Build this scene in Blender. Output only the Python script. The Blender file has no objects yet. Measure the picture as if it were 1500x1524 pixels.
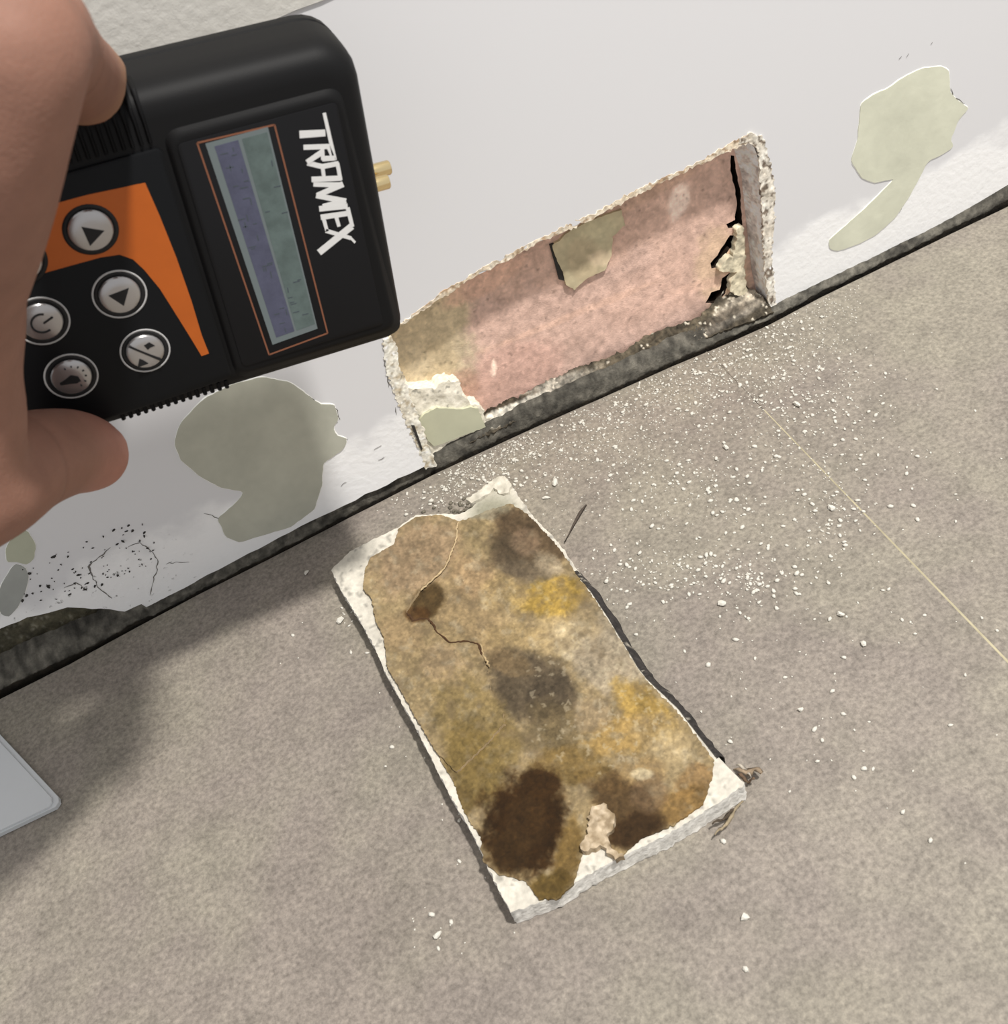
import bpy, bmesh, math, random
import numpy as np
from mathutils import Vector, Matrix
from mathutils.geometry import delaunay_2d_cdt

sc = bpy.context.scene
COL = sc.collection
MM = 0.001
rng = np.random.default_rng(7)
random.seed(7)

# ------------------------------------------------------------------ camera
F_PX = 1720.0
PITCH, YAW, ROLL = math.radians(44.839), math.radians(8.845), math.radians(19.909)
CAM = np.array([0.0, -339.8, 310.0])                 # millimetres
FW = np.array([math.sin(YAW) * math.cos(PITCH), math.cos(YAW) * math.cos(PITCH), -math.sin(PITCH)])
_r0 = np.cross(FW, [0, 0, 1]); _r0 /= np.linalg.norm(_r0)
_u0 = np.cross(_r0, FW)
CR = math.cos(ROLL) * _r0 - math.sin(ROLL) * _u0
CU = math.sin(ROLL) * _r0 + math.cos(ROLL) * _u0
cam = bpy.data.cameras.new('camera')
cam.sensor_fit = 'HORIZONTAL'; cam.sensor_width = 36.0
cam.lens = 36.0 * F_PX / 1500.0
cam.clip_start = 0.01; cam.clip_end = 20
cam.dof.use_dof = True; cam.dof.focus_distance = 0.41; cam.dof.aperture_fstop = 32
camo = bpy.data.objects.new('camera', cam); COL.objects.link(camo)
camo.matrix_world = Matrix(((CR[0], CU[0], -FW[0], CAM[0] * MM), (CR[1], CU[1], -FW[1], CAM[1] * MM),
                            (CR[2], CU[2], -FW[2], CAM[2] * MM), (0, 0, 0, 1)))
sc.camera = camo

# ------------------------------------------------------------------ light and exposure
sc.view_settings.view_transform = 'Standard'
sc.view_settings.look = 'None'
sc.view_settings.gamma = 1.0
sc.view_settings.use_curve_mapping = False
sc.view_settings.exposure = 0.0
world = bpy.data.worlds.new('room_light'); sc.world = world
world.use_nodes = True
bg = world.node_tree.nodes['Background']
bg.inputs['Color'].default_value = (0.99, 0.99, 1.0, 1)
bg.inputs['Strength'].default_value = 0.65
la = bpy.data.lights.new('ceiling_lamp', 'AREA')
la.shape = 'DISK'; la.size = 0.13; la.energy = 48.0; la.color = (1.0, 0.965, 0.915)
lo = bpy.data.objects.new('ceiling_lamp', la); COL.objects.link(lo)
lo.location = (0.60, -0.64, 1.82)
lo.rotation_euler = (Vector((0.05, -0.05, 0)) - Vector(lo.location)).to_track_quat('-Z', 'Y').to_euler()


# ------------------------------------------------------------------ geometry helpers
def ray(px):
    px = np.atleast_2d(np.asarray(px, float))
    return FW * F_PX + np.outer(px[:, 0] - 750, CR) - np.outer(px[:, 1] - 762, CU)


def hit(px, p0, n):
    r = ray(px); p0 = np.asarray(p0, float); n = np.asarray(n, float)
    t = ((p0 - CAM) @ n) / (r @ n)
    return CAM + r * t[:, None]


def W(px, y): return hit(px, (0, y, 0), (0, 1, 0))        # point of the photograph on a plane parallel to the wall
def FL(px, z=0.0): return hit(px, (0, 0, z), (0, 0, 1))   # ... on a plane parallel to the floor


def proj(p):
    d = np.asarray(p, float) - CAM
    w = d @ FW
    return np.stack([750 + F_PX * (d @ CR) / w, 762 - F_PX * (d @ CU) / w], 1)


def zp(pts, x0, y0, s): return [(x0 + a * s, y0 + b * s) for a, b in pts]


_perm = rng.random((256, 256))


def vnoise(x, y):
    xi = np.floor(x).astype(int); yi = np.floor(y).astype(int)
    fx = x - xi; fy = y - yi
    fx = fx * fx * (3 - 2 * fx); fy = fy * fy * (3 - 2 * fy)
    g = lambda a, b: _perm[a & 255, b & 255]
    return (g(xi, yi) * (1 - fx) + g(xi + 1, yi) * fx) * (1 - fy) + (g(xi, yi + 1) * (1 - fx) + g(xi + 1, yi + 1) * fx) * fy


def fbm(p, s, o=4, seed=0):
    x = p[:, 0] / s + 17.3 * seed; y = p[:, 1] / s + 5.1 * seed
    a = 1.0; t = 0; tot = 0
    for k in range(o):
        t = t + a * vnoise(x + 31.7 * k, y + 11.9 * k); tot += a; a *= 0.55; x = x * 2.03; y = y * 2.03
    return t / tot - 0.5


def inside(p, poly):
    poly = np.asarray(poly); c = np.zeros(len(p), bool)
    x, y = p[:, 0], p[:, 1]
    j = len(poly) - 1
    for i in range(len(poly)):
        xi, yi = poly[i]; xj, yj = poly[j]
        if yi != yj:
            m = ((yi > y) != (yj > y)) & (x < (xj - xi) * (y - yi) / (yj - yi) + xi)
            c ^= m
        j = i
    return c


def resample(poly, step, jit=0.0, closed=True):
    poly = np.asarray(poly, float); out = []
    n = len(poly)
    for i in range(n if closed else n - 1):
        a = poly[i]; b = poly[(i + 1) % n]
        L = np.linalg.norm(b - a); k = max(1, int(L / step))
        nrm = np.array([-(b - a)[1], (b - a)[0]]) / max(L, 1e-9)
        for q in range(k):
            out.append(a + (b - a) * q / k + nrm * (rng.normal() * jit if (q or jit < .6) else 0))
    if not closed: out.append(poly[-1])
    return np.array(out)


def tri(outline, spacing, holes=(), interior=True):
    outline = np.asarray(outline, float)
    pts = list(outline); edges = [(i, (i + 1) % len(outline)) for i in range(len(outline))]
    for h in holes:
        b = len(pts); pts += list(h); edges += [(b + i, b + (i + 1) % len(h)) for i in range(len(h))]
    if interior:
        lo, hi = outline.min(0), outline.max(0)
        gx, gy = np.meshgrid(np.arange(lo[0] + spacing / 2, hi[0], spacing), np.arange(lo[1] + spacing / 2, hi[1], spacing))
        g = np.stack([gx.ravel(), gy.ravel()], 1) + rng.normal(0, spacing * .16, (gx.size, 2))
        g = g[inside(g, outline)]
        for h in holes: g = g[~inside(g, h)]
        if len(g):
            # keep clear of the outline
            b = np.array(pts); keep = np.ones(len(g), bool)
            for k in range(0, len(g), 2000):
                d = ((g[k:k + 2000, None] - b[None]) ** 2).sum(2).min(1)
                keep[k:k + 2000] = d > (spacing * .45) ** 2
            pts += list(g[keep])
    r = delaunay_2d_cdt([Vector(p) for p in pts], edges, [], 2 if holes else 1, 1e-6)
    V = np.array([(v.x, v.y) for v in r[0]])
    T = [list(f) for f in r[2]]
    if holes:
        c = np.array([V[f].mean(0) for f in T]); bad = np.zeros(len(T), bool)
        for h in holes: bad |= inside(c, h)
        T = [f for f, k in zip(T, bad) if not k]
    return V, T


def mk(name, V, T, mat=None, parent=None, colors=None, smooth=True, loc=None):
    """link ONE mesh object; V in millimetres, world space; loc = origin in mm"""
    V = np.asarray(V, float)
    me = bpy.data.meshes.new(name)
    o = bpy.data.objects.new(name, me); COL.objects.link(o)
    base = np.zeros(3)
    if parent is not None:
        o.parent = parent
        base = np.array(parent.get('_origin', (0, 0, 0)), float)
    elif loc is not None:
        base = np.asarray(loc, float); o.location = base * MM; o['_origin'] = list(base)
    me.from_pydata(((V - base) * MM).tolist(), [], [list(map(int, t)) for t in T])
    if parent is not None: o['_origin'] = list(base)
    if colors is not None:
        at = me.color_attributes.new('Col', 'FLOAT_COLOR', 'POINT')
        c = np.ones((len(V), 4), np.float32); c[:, :3] = colors
        at.data.foreach_set('color', c.ravel())
    if mat: me.materials.append(mat)
    if smooth: me.polygons.foreach_set('use_smooth', np.ones(len(me.polygons), bool))
    bm = bmesh.new(); bm.from_mesh(me); bmesh.ops.recalc_face_normals(bm, faces=bm.faces); bm.to_mesh(me); bm.free()
    me.update()
    return o


def empty(name, loc, label, cat, group=None):
    o = bpy.data.objects.new(name, None); COL.objects.link(o)
    o.location = np.asarray(loc) * MM; o['_origin'] = [float(v) for v in loc]
    o.empty_display_size = 0.01
    return tag(o, label, cat, group)


def tag(o, label=None, cat=None, group=None, kind=None):
    if label: o['label'] = label
    if cat: o['category'] = cat
    if group: o['group'] = group
    if kind: o['kind'] = kind
    return o


def sheet(name, outline, frame, thick, spacing, mat, parent=None, paint=None, height=None, holes=(), loc=None, smooth=True, edge_col=None, sj=.0):
    """irregular slab: outline in 2-D of frame=(origin, ex, ey, n); front follows height(p2), back is flat at -thick"""
    O, ex, ey, n = [np.asarray(v, float) for v in frame]
    V, T = tri(outline, spacing, holes)
    h = height(V) if height is not None else np.zeros(len(V))
    front = O + np.outer(V[:, 0], ex) + np.outer(V[:, 1], ey) + np.outer(h, n)
    cnt = {}
    for t in T:
        for i in range(len(t)):
            e = (t[i], t[(i + 1) % len(t)]); cnt[tuple(sorted(e))] = cnt.get(tuple(sorted(e)), 0) + 1
    be = [e for e, c in cnt.items() if c == 1]
    bv = sorted({i for e in be for i in e})
    cols = paint(V, front) if paint is not None else None
    allV = [front]; allT = list(T)
    if thick > 0:
        rim = front[bv]                                                   # a doubled rim keeps the side crisp
        back = O + np.outer(V[bv, 0], ex) + np.outer(V[bv, 1], ey) - n * thick
        rows = max(1, int(thick / .9)) if sj else 1
        nb = len(bv); ix = {v: k for k, v in enumerate(bv)}; ecs = []
        for r in range(rows + 1):
            t = r / rows; q = rim * (1 - t) + back * t
            if sj and r: q = q + sj * (np.outer(fbm(V[bv] + 13.7 * r, 1.5, 2, 3), ex) + np.outer(fbm(V[bv] - 9.1 * r, 1.5, 2, 8), ey)) * 2
            allV.append(q)
            if cols is not None:
                ec = cols[bv] if edge_col is None else np.tile(np.asarray(edge_col, float), (nb, 1))
                ecs.append(ec * (1 + .12 * rng.normal(size=(nb, 1)).clip(-2, 1.5)))
            if r:
                b0, b1 = len(V) + (r - 1) * nb, len(V) + r * nb
                for a, b in be: allT.append([b0 + ix[a], b0 + ix[b], b1 + ix[b], b1 + ix[a]])
        if cols is not None: cols = np.concatenate([cols] + ecs)
    return mk(name, np.concatenate(allV), allT, mat, parent, cols, smooth, loc)


def frame_wall(y): return ((0, y, 0), (1, 0, 0), (0, 0, 1), (0, -1, 0))
def w2(px, y): return W(px, y)[:, [0, 2]]
def frame_floor(z): return ((0, 0, z), (1, 0, 0), (0, 1, 0), (0, 0, 1))
def f2(px, z): return FL(px, z)[:, :2]


# ------------------------------------------------------------------ colours and materials
def lin(c):
    c = np.asarray(c, float) / 255
    return np.where(c <= .04045, c / 12.92, ((c + .055) / 1.055) ** 2.4)


E_WALL, E_FLOOR = 0.84, 1.46      # how bright white looks on wall and floor: turns a seen colour into a surface colour


def aw(c): return np.minimum(lin(c) / E_WALL, .9)
def af(c): return np.minimum(lin(c) / E_FLOOR, .9)


def node_mat(name):
    m = bpy.data.materials.new(name); m.use_nodes = True
    return m, m.node_tree, m.node_tree.nodes['Principled BSDF']


def material(name, color=None, rough=.6, metal=0.0, bump=0.0, bscale=800.0, vary=0.0, vscale=300.0, attr=False, spec=.4, sss=0.0, coat=0.0, bdist=.0004):
    m, nt, p = node_mat(name)
    p.inputs['Roughness'].default_value = rough
    p.inputs['Metallic'].default_value = metal
    p.inputs['Specular IOR Level'].default_value = spec
    if coat: p.inputs['Coat Weight'].default_value = coat; p.inputs['Coat Roughness'].default_value = .15
    tc = nt.nodes.new('ShaderNodeTexCoord')
    if attr:
        a = nt.nodes.new('ShaderNodeVertexColor'); a.layer_name = 'Col'; src = a.outputs['Color']
    else:
        a = nt.nodes.new('ShaderNodeRGB'); a.outputs[0].default_value = (*[float(v) for v in color], 1); src = a.outputs[0]
    if vary:
        nz = nt.nodes.new('ShaderNodeTexNoise'); nz.inputs['Scale'].default_value = vscale; nz.inputs['Detail'].default_value = 5
        nz.inputs['Roughness'].default_value = .65
        nt.links.new(tc.outputs['Object'], nz.inputs['Vector'])
        mr = nt.nodes.new('ShaderNodeMapRange')
        mr.inputs['From Min'].default_value = .3; mr.inputs['From Max'].default_value = .7
        mr.inputs['To Min'].default_value = 1 - vary; mr.inputs['To Max'].default_value = 1 + vary
        nt.links.new(nz.outputs['Fac'], mr.inputs['Value'])
        mx = nt.nodes.new('ShaderNodeVectorMath'); mx.operation = 'SCALE'
        nt.links.new(src, mx.inputs[0]); nt.links.new(mr.outputs[0], mx.inputs['Scale']); src = mx.outputs[0]
    nt.links.new(src, p.inputs['Base Color'])
    if sss:
        p.inputs['Subsurface Weight'].default_value = sss
        p.inputs['Subsurface Radius'].default_value = (1.0, .35, .2)
        p.inputs['Subsurface Scale'].default_value = .003
    if bump:
        nb = nt.nodes.new('ShaderNodeTexNoise'); nb.inputs['Scale'].default_value = bscale; nb.inputs['Detail'].default_value = 4
        nt.links.new(tc.outputs['Object'], nb.inputs['Vector'])
        b = nt.nodes.new('ShaderNodeBump'); b.inputs['Strength'].default_value = bump; b.inputs['Distance'].default_value = bdist
        nt.links.new(nb.outputs['Fac'], b.inputs['Height']); nt.links.new(b.outputs['Normal'], p.inputs['Normal'])
    return m


M_black = material('black_plastic', (.0065, .0065, .007), .56, bump=.12, bscale=2500, bdist=.0002, spec=.16)
M_rib = material('black_rubber', (.005, .005, .0055), .55, spec=.12)
M_face = material('face_film', (.0105, .0105, .0115), .35, spec=.12, bump=.05, bscale=3000, bdist=.0001)
M_keypad = material('keypad_film', (.0065, .007, .008), .4, spec=.12)
M_orange = material('orange_print', (.47, .105, .010), .5, vary=.06, vscale=90)
M_line = material('orange_line', (.22, .085, .045), .5)
M_steel = material('button_metal', (.46, .45, .45), .26, metal=.8, bump=.1, bscale=3000, bdist=.0001)
M_ring = material('grey_print', (.48, .48, .48), .5)
M_ink = material('black_ink', (.006, .006, .007), .6)
M_white = material('white_print', (.72, .72, .71), .5)
M_brass = material('brass', (.83, .66, .36), .22, metal=1.0)
M_lcd_g = material('lcd_green', (.105, .14, .135), .3, vary=.22, vscale=200, spec=.25)
M_lcd_b = material('lcd_blue', (.085, .09, .138), .3, vary=.16, vscale=260, spec=.25)
M_lcd_m = material('lcd_margin', (.15, .18, .185), .3, spec=.25)
M_lcd_t = material('lcd_segments', (.06, .075, .09), .35)
M_attr = material('crumbled_gypsum', attr=True, rough=.95, bump=.5, bscale=900, vary=.08, vscale=700, spec=.2)
M_attr_smooth = material('paper_stain', attr=True, rough=.9, bump=.35, bscale=1300, vary=.10, vscale=900, spec=.2, bdist=.0003)
M_attr_mortar = material('dark_mortar', attr=True, rough=.95, bump=.8, bscale=900, vary=.25, vscale=800, spec=.25, bdist=.0006)
M_pink = material('pink_plaster', attr=True, rough=.95, bump=.5, bscale=1500, vary=.07, vscale=1100, spec=.15, bdist=.0003)
M_green = material('bare_green_paper', attr=True, rough=.9, bump=.15, bscale=500, vary=.03, vscale=120, spec=.2)
M_gyp = material('white_gypsum', aw((236, 232, 222)), .95, bump=.5, bscale=1100, vary=.08, vscale=500, spec=.2)
M_card = material('white_laminate', (.58, .60, .615), .45, vary=.015, vscale=60)
M_skin = material('skin', attr=True, rough=.62, bump=.4, bscale=1100, vary=.07, vscale=160, spec=.22, sss=.12, bdist=.0003)
M_nail = material('nail', (.50, .30, .24), .32, spec=.5)
M_crack = material('dark_crack', (.035, .032, .028), .9)
M_sliver = material('brown_sliver', (.075, .058, .045), .85, vary=.3, vscale=600)


# ------------------------------------------------------------------ wall
WY, TB = 4.0, 10.0          # wall front, board thickness
BY = WY + TB                # face of the plaster behind the board
hole_px = [(578, 500), (600, 478), (640, 452), (690, 418), (722, 402), (760, 380), (815, 352), (850, 338), (900, 312), (960, 280),
           (1010, 258), (1060, 232), (1096, 214), (1112, 205), (1128, 212), (1134, 250), (1136, 300), (1137, 350), (1140, 400), (1146, 440), (1150, 462)]
left_px = [(640, 690), (632, 668), (622, 645), (606, 612), (590, 575), (580, 540), (575, 512)]
strip_right = [(1150, 465), (1200, 438), (1280, 398), (1350, 361), (1420, 322), (1500, 275)]
strip_left = [(215, 905), (190, 910), (150, 905), (100, 905), (40, 918), (0, 936), (-60, 960), (-140, 985)]
strip_mid = [(640, 690), (560, 728), (480, 768), (400, 808), (310, 856), (250, 888), (215, 905)]

hole = w2(hole_px, WY); left = w2(left_px, WY)
right_b = w2(strip_right, WY); mid_b = w2(strip_mid, WY); left_b = w2(strip_left, WY)
big = [(-480, right_b[-1][1]), ]
wall_out = np.concatenate([
    resample(hole[::-1], 2.2, .35, False)[::-1][::1] if False else resample(hole, 2.2, .35, False),
    resample(right_b, 6, .25, False)[1:],
    [(560, 6), (560, 430), (-460, 430), (-460, 8), (left_b[-1][0] - 40, 8)],
    resample(left_b[::-1], 3.0, .4, False),
    resample(mid_b[::-1], 4.0, .25, False)[1:],
    resample(left, 2.2, .35, False)[1:],
])
# wall material: smooth white paint above, chalky bare plaster where the skirting was glued
m, nt, p = node_mat('wall_paint')
p.inputs['Roughness'].default_value = .75; p.inputs['Specular IOR Level'].default_value = .3
tc = nt.nodes.new('ShaderNodeTexCoord')
sx = nt.nodes.new('ShaderNodeSeparateXYZ'); nt.links.new(tc.outputs['Object'], sx.inputs[0])
nz = nt.nodes.new('ShaderNodeTexNoise'); nz.inputs['Scale'].default_value = 45; nz.inputs['Detail'].default_value = 6
nt.links.new(tc.outputs['Object'], nz.inputs['Vector'])
ad = nt.nodes.new('ShaderNodeMath'); ad.operation = 'MULTIPLY_ADD'
nt.links.new(nz.outputs['Fac'], ad.inputs[0]); ad.inputs[1].default_value = .034; nt.links.new(sx.outputs['Z'], ad.inputs[2])
band = nt.nodes.new('ShaderNodeMapRange'); band.interpolation_type = 'SMOOTHSTEP'
band.inputs['From Min'].default_value = .044; band.inputs['From Max'].default_value = .053
band.inputs['To Min'].default_value = 1; band.inputs['To Max'].default_value = 0
nt.links.new(ad.outputs[0], band.inputs['Value'])
fine = nt.nodes.new('ShaderNodeTexNoise'); fine.inputs['Scale'].default_value = 420; fine.inputs['Detail'].default_value = 4
nt.links.new(tc.outputs['Object'], fine.inputs['Vector'])
speck = nt.nodes.new('ShaderNodeMapRange'); speck.inputs['From Min'].default_value = .66; speck.inputs['From Max'].default_value = .74
speck.inputs['To Min'].default_value = 0; speck.inputs['To Max'].default_value = .8
nt.links.new(fine.outputs['Fac'], speck.inputs['Value'])
lx = nt.nodes.new('ShaderNodeMapRange'); lx.inputs['From Min'].default_value = -.055; lx.inputs['From Max'].default_value = -.09
nt.links.new(sx.outputs['X'], lx.inputs['Value'])
m1 = nt.nodes.new('ShaderNodeMath'); m1.operation = 'MULTIPLY'; nt.links.new(speck.outputs[0], m1.inputs[0]); nt.links.new(band.outputs[0], m1.inputs[1])
m2 = nt.nodes.new('ShaderNodeMath'); m2.operation = 'MULTIPLY'; nt.links.new(m1.outputs[0], m2.inputs[0]); nt.links.new(lx.outputs[0], m2.inputs[1])
mixA = nt.nodes.new('ShaderNodeMixRGB'); mixA.inputs[1].default_value = (*aw((203, 203, 205)), 1); mixA.inputs[2].default_value = (*aw((232, 230, 226)), 1)
nt.links.new(band.outputs[0], mixA.inputs[0])
mixB = nt.nodes.new('ShaderNodeMixRGB'); mixB.inputs[2].default_value = (.10, .095, .085, 1)
nt.links.new(m2.outputs[0], mixB.inputs[0]); nt.links.new(mixA.outputs[0], mixB.inputs[1])
nt.links.new(mixB.outputs[0], p.inputs['Base Color'])
bh = nt.nodes.new('ShaderNodeMath'); bh.operation = 'MULTIPLY_ADD'
nt.links.new(fine.outputs['Fac'], bh.inputs[0]); nt.links.new(band.outputs[0], bh.inputs[1]); bh.inputs[2].default_value = 0
b = nt.nodes.new('ShaderNodeBump'); b.inputs['Strength'].default_value = .35; b.inputs['Distance'].default_value = .0006
nt.links.new(bh.outputs[0], b.inputs['Height']); nt.links.new(b.outputs['Normal'], p.inputs['Normal'])
M_wall = m

wall = sheet('wall_back', wall_out, frame_wall(WY), TB, 400, M_wall, smooth=False, loc=(0, 0, 0))
tag(wall, kind='structure')
wall['label'] = 'white painted wall with a cut-out above the floor joint'

# textured paint above the old skirting line
M_tex = material('textured_paint', aw((188, 186, 180)), .85, bump=.35, bscale=380, bdist=.0008, vary=.03, vscale=200)
pc = np.array([(-460, 186), (560, 186), (560, 430), (-460, 430)])
coat = sheet('paint_coat', resample(pc, 8, .15), frame_wall(WY - .6), .6, 40, M_tex, wall, smooth=False)
coat['label'] = 'grey-white stippled paint above the smooth band'


def blobs(base, px, items, warp=.55, ws=60, seed=1):
    c = np.tile(np.asarray(base, float), (len(px), 1))
    wn = fbm(px, ws, 5, seed)
    for k, (x, y, rx, ry, ang, col, st) in enumerate(items):
        a = math.radians(ang); d = px - (x, y)
        u = (d[:, 0] * math.cos(a) + d[:, 1] * math.sin(a)) / rx; v = (-d[:, 0] * math.sin(a) + d[:, 1] * math.cos(a)) / ry
        r = np.sqrt(u * u + v * v) + (wn + .6 * fbm(px, 16, 3, seed + k) + .5 * fbm(px, 5, 2, seed + 2 * k)) * warp
        soft = .24
        t = np.clip((1 + soft - r) / (2 * soft), 0, 1); t = t * t * (3 - 2 * t) * st
        c = c * (1 - t[:, None]) + np.asarray(col, float) * t[:, None]
    return c


# the plaster behind the board
dark_cut = [zp([(393, 235), (415, 232), (420, 290), (438, 400), (455, 480), (462, 600), (468, 690), (430, 715), (372, 715), (362, 690), (420, 660), (432, 560), (415, 440), (388, 330)], 1000, 180, .2232),
            zp([(385, 765), (430, 765), (425, 800), (405, 900), (390, 905), (388, 850), (340, 920), (300, 975), (265, 985), (258, 950), (300, 895), (330, 850)], 1000, 180, .2232),
            zp([(380, 1015), (430, 1003), (380, 1060), (355, 1150), (300, 1215), (225, 1215), (262, 1140), (318, 1125), (335, 1050)], 1000, 180, .2232)]
bk_holes = [resample(w2(c, BY), 1.5, .15) for c in dark_cut]
bk_out = np.array([(24, -6), (216, -6), (216, 92), (24, 92)])


def paint_back(V, P):
    px = proj(P)
    # seen colours
    c = blobs((182, 154, 141), px, [
        (900, 330, 190, 60, -28, (180, 150, 134), .8), (980, 430, 90, 40, -28, (186, 156, 142), .7),
        (1040, 330, 70, 110, 10, (176, 148, 134), .6), (760, 560, 80, 45, -27, (186, 152, 139), .8),
        (612, 505, 92, 92, 0, (178, 163, 138), 1.0), (640, 470, 60, 60, 0, (178, 162, 134), 1.0), (650, 540, 30, 30, 0, (170, 154, 126), .8),
        (598, 545, 40, 40, 0, (184, 169, 142), .8),
        (720, 420, 70, 16, -30, (196, 160, 140), .7), (960, 290, 90, 10, -28, (180, 150, 130), .5),
        (690, 575, 22, 26, 0, (160, 128, 112), .6), (1075, 400, 40, 60, 0, (196, 172, 140), .5),
        (1010, 300, 14, 30, 20, (232, 214, 200), .6), (1060, 420, 60, 8, -15, (214, 178, 160), .5), (850, 470, 150, 5, -22, (208, 172, 152), .45), (735, 548, 4, 15, 0, (236, 214, 196), .8),
    ], .5, 50, 3)
    c *= (1 + .26 * fbm(px, 9, 3, 5) + .16 * fbm(px, 70, 3, 9) + .22 * fbm(px, 3, 2, 15))[:, None]
    d = fbm(px, 5, 2, 12) > .34
    c[d] *= .8
    return lin(np.clip(c, 0, 255)) / .68


back = sheet('plaster_base', resample(bk_out, 2, 0), frame_wall(BY), 4, 1.0, M_pink, wall, paint_back,
             lambda p: .7 * fbm(p, 12, 4, 2) + .25 * fbm(p, 2.5, 2, 4), bk_holes, edge_col=(.02, .013, .009))  # crack sides painted near-black to deepen the shade inside
back['label'] = 'pink plaster exposed behind the cut-out'
core = mk('crack_shade_panel', [(20, BY + 9, -10), (220, BY + 9, -10), (220, BY + 9, 95), (20, BY + 9, 95), (20, BY + 11, -10), (220, BY + 11, -10), (220, BY + 11, 95), (20, BY + 11, 95)],
          [(0, 1, 2, 3), (4, 5, 6, 7), (0, 1, 5, 4), (3, 2, 6, 7), (0, 3, 7, 4), (1, 2, 6, 5)], material('black_void', (.012, .009, .007), .95), wall, smooth=False)  # black panel standing in for the shade behind the cracks

# torn tan-green backing paper hanging at the top of the cut-out
tp = [(822, 366), (850, 342), (880, 328), (925, 312), (930, 335), (912, 352), (910, 380), (900, 402), (872, 415), (855, 432), (842, 424), (838, 405), (828, 385)]
sheet('torn_paper', resample(w2(tp, BY - 1.2), 1.0, .12), frame_wall(BY - 1.2), 1.4, 1.0, M_green, wall,
      lambda V, P: lin(np.clip(blobs((164, 153, 126), proj(P), [(880, 350, 40, 20, -30, (172, 163, 134), .8), (870, 385, 26, 30, 0, (158, 144, 118), .8), (895, 385, 18, 12, 0, (186, 168, 142), .7)]) * (1 + .25 * fbm(proj(P), 8, 3, 2))[:, None], 0, 255)) / .66,
      lambda p: .5 * fbm(p, 5, 3, 8))['label'] = 'tan torn flap of backing paper'
cr = [(818, 364), (824, 362), (834, 388), (840, 418), (832, 416), (826, 392)]
sheet('crack', w2(cr, BY - .9), frame_wall(BY - .9), .6, 5, M_crack, wall)
# yellowish crumbs at the right of the cut-out
yp = zp([(430, 720), (470, 700), (480, 760), (490, 860), (485, 940), (490, 1040), (500, 1150), (440, 1170), (385, 1140), (392, 1060), (430, 1010), (340, 1010), (310, 990), (350, 930), (385, 900), (405, 905), (430, 800)], 1000, 180, .2232)
sheet('plaster_lump', resample(w2(yp, BY - 2.5), .9, .25), frame_wall(BY - 2.5), 3, .9, M_attr, wall,
      lambda V, P: lin(np.clip(np.array([208, 199, 174.]) * (1 + .45 * fbm(proj(P), 9, 3, 3) + .25 * rng.normal(size=len(V)).clip(-1, 1) * .4)[:, None], 0, 255)) / .9,
      lambda p: 1.2 * fbm(p, 3, 3, 8))['label'] = 'crumbly cream plaster lump'

# broken gypsum rim of the cut-out: (outer px, inner px)
def rim(name, outer, inner, y, cols, hgt, seed, th=1.0, label=None, jit=.35):
    poly = w2(list(outer) + list(inner)[::-1], y)
    def pc(V, P):
        q = proj(P); t = np.clip(.5 + 1.5 * fbm(q, 11, 4, seed), 0, 1)[:, None]
        c = np.asarray(cols[0], float) * (1 - t) + np.asarray(cols[1], float) * t
        k = fbm(q, 6, 2, seed + 4)
        c[k > .15] = np.asarray(cols[2], float)
        return lin(np.clip(c * (1 + .08 * rng.normal(size=(len(V), 1))), 0, 255)) / .95
    o = sheet(name, resample(poly, .9, jit), frame_wall(y), th, .8, M_attr, wall, pc, lambda p: hgt * (fbm(p, 5, 3, seed) + .3 * fbm(p, 1.6, 2, seed) + .1))
    if label: o['label'] = label
    return o


cream = [(232, 224, 208), (206, 186, 158), (170, 146, 120)]
rim('torn_rim', [(582, 491), (640, 449), (672, 424), (690, 416), (722, 396), (760, 376), (800, 356), (815, 350), (850, 332), (875, 322), (900, 309), (960, 276), (985, 266), (1010, 256), (1060, 229), (1080, 216), (1112, 200)],
    [(600, 482), (640, 455), (672, 434), (690, 421), (722, 403), (760, 385), (800, 361), (815, 355), (850, 342), (875, 329), (900, 315), (960, 285), (985, 272), (1010, 261), (1060, 236), (1080, 227), (1112, 213)], WY - .1, cream, .7, 11, .6, 'cream torn edge along the top of the cut-out')
rim('torn_rim', [(1100, 206), (1118, 197), (1136, 206), (1146, 240), (1154, 280), (1152, 330), (1148, 380), (1152, 420), (1156, 462), (1145, 470)],
    [(1100, 214), (1114, 210), (1130, 226), (1130, 260), (1133, 300), (1135, 350), (1138, 400), (1142, 440), (1146, 462), (1144, 469)], WY - .2, [(230, 226, 216), (206, 196, 180), (120, 108, 96)], 1.1, 15, .8, 'speckled white crumbly edge on the right of the cut-out')
rim('torn_rim', [(570, 505), (572, 540), (582, 575), (596, 612), (612, 645), (622, 668), (634, 697), (650, 694)],
    [(582, 500), (592, 520), (594, 545), (606, 575), (618, 608), (630, 640), (638, 665), (648, 686)], WY - .2, [(240, 238, 228), (216, 208, 190), (190, 178, 155)], .9, 19, 1.0, 'white crumbled edge on the left of the cut-out')
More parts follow.
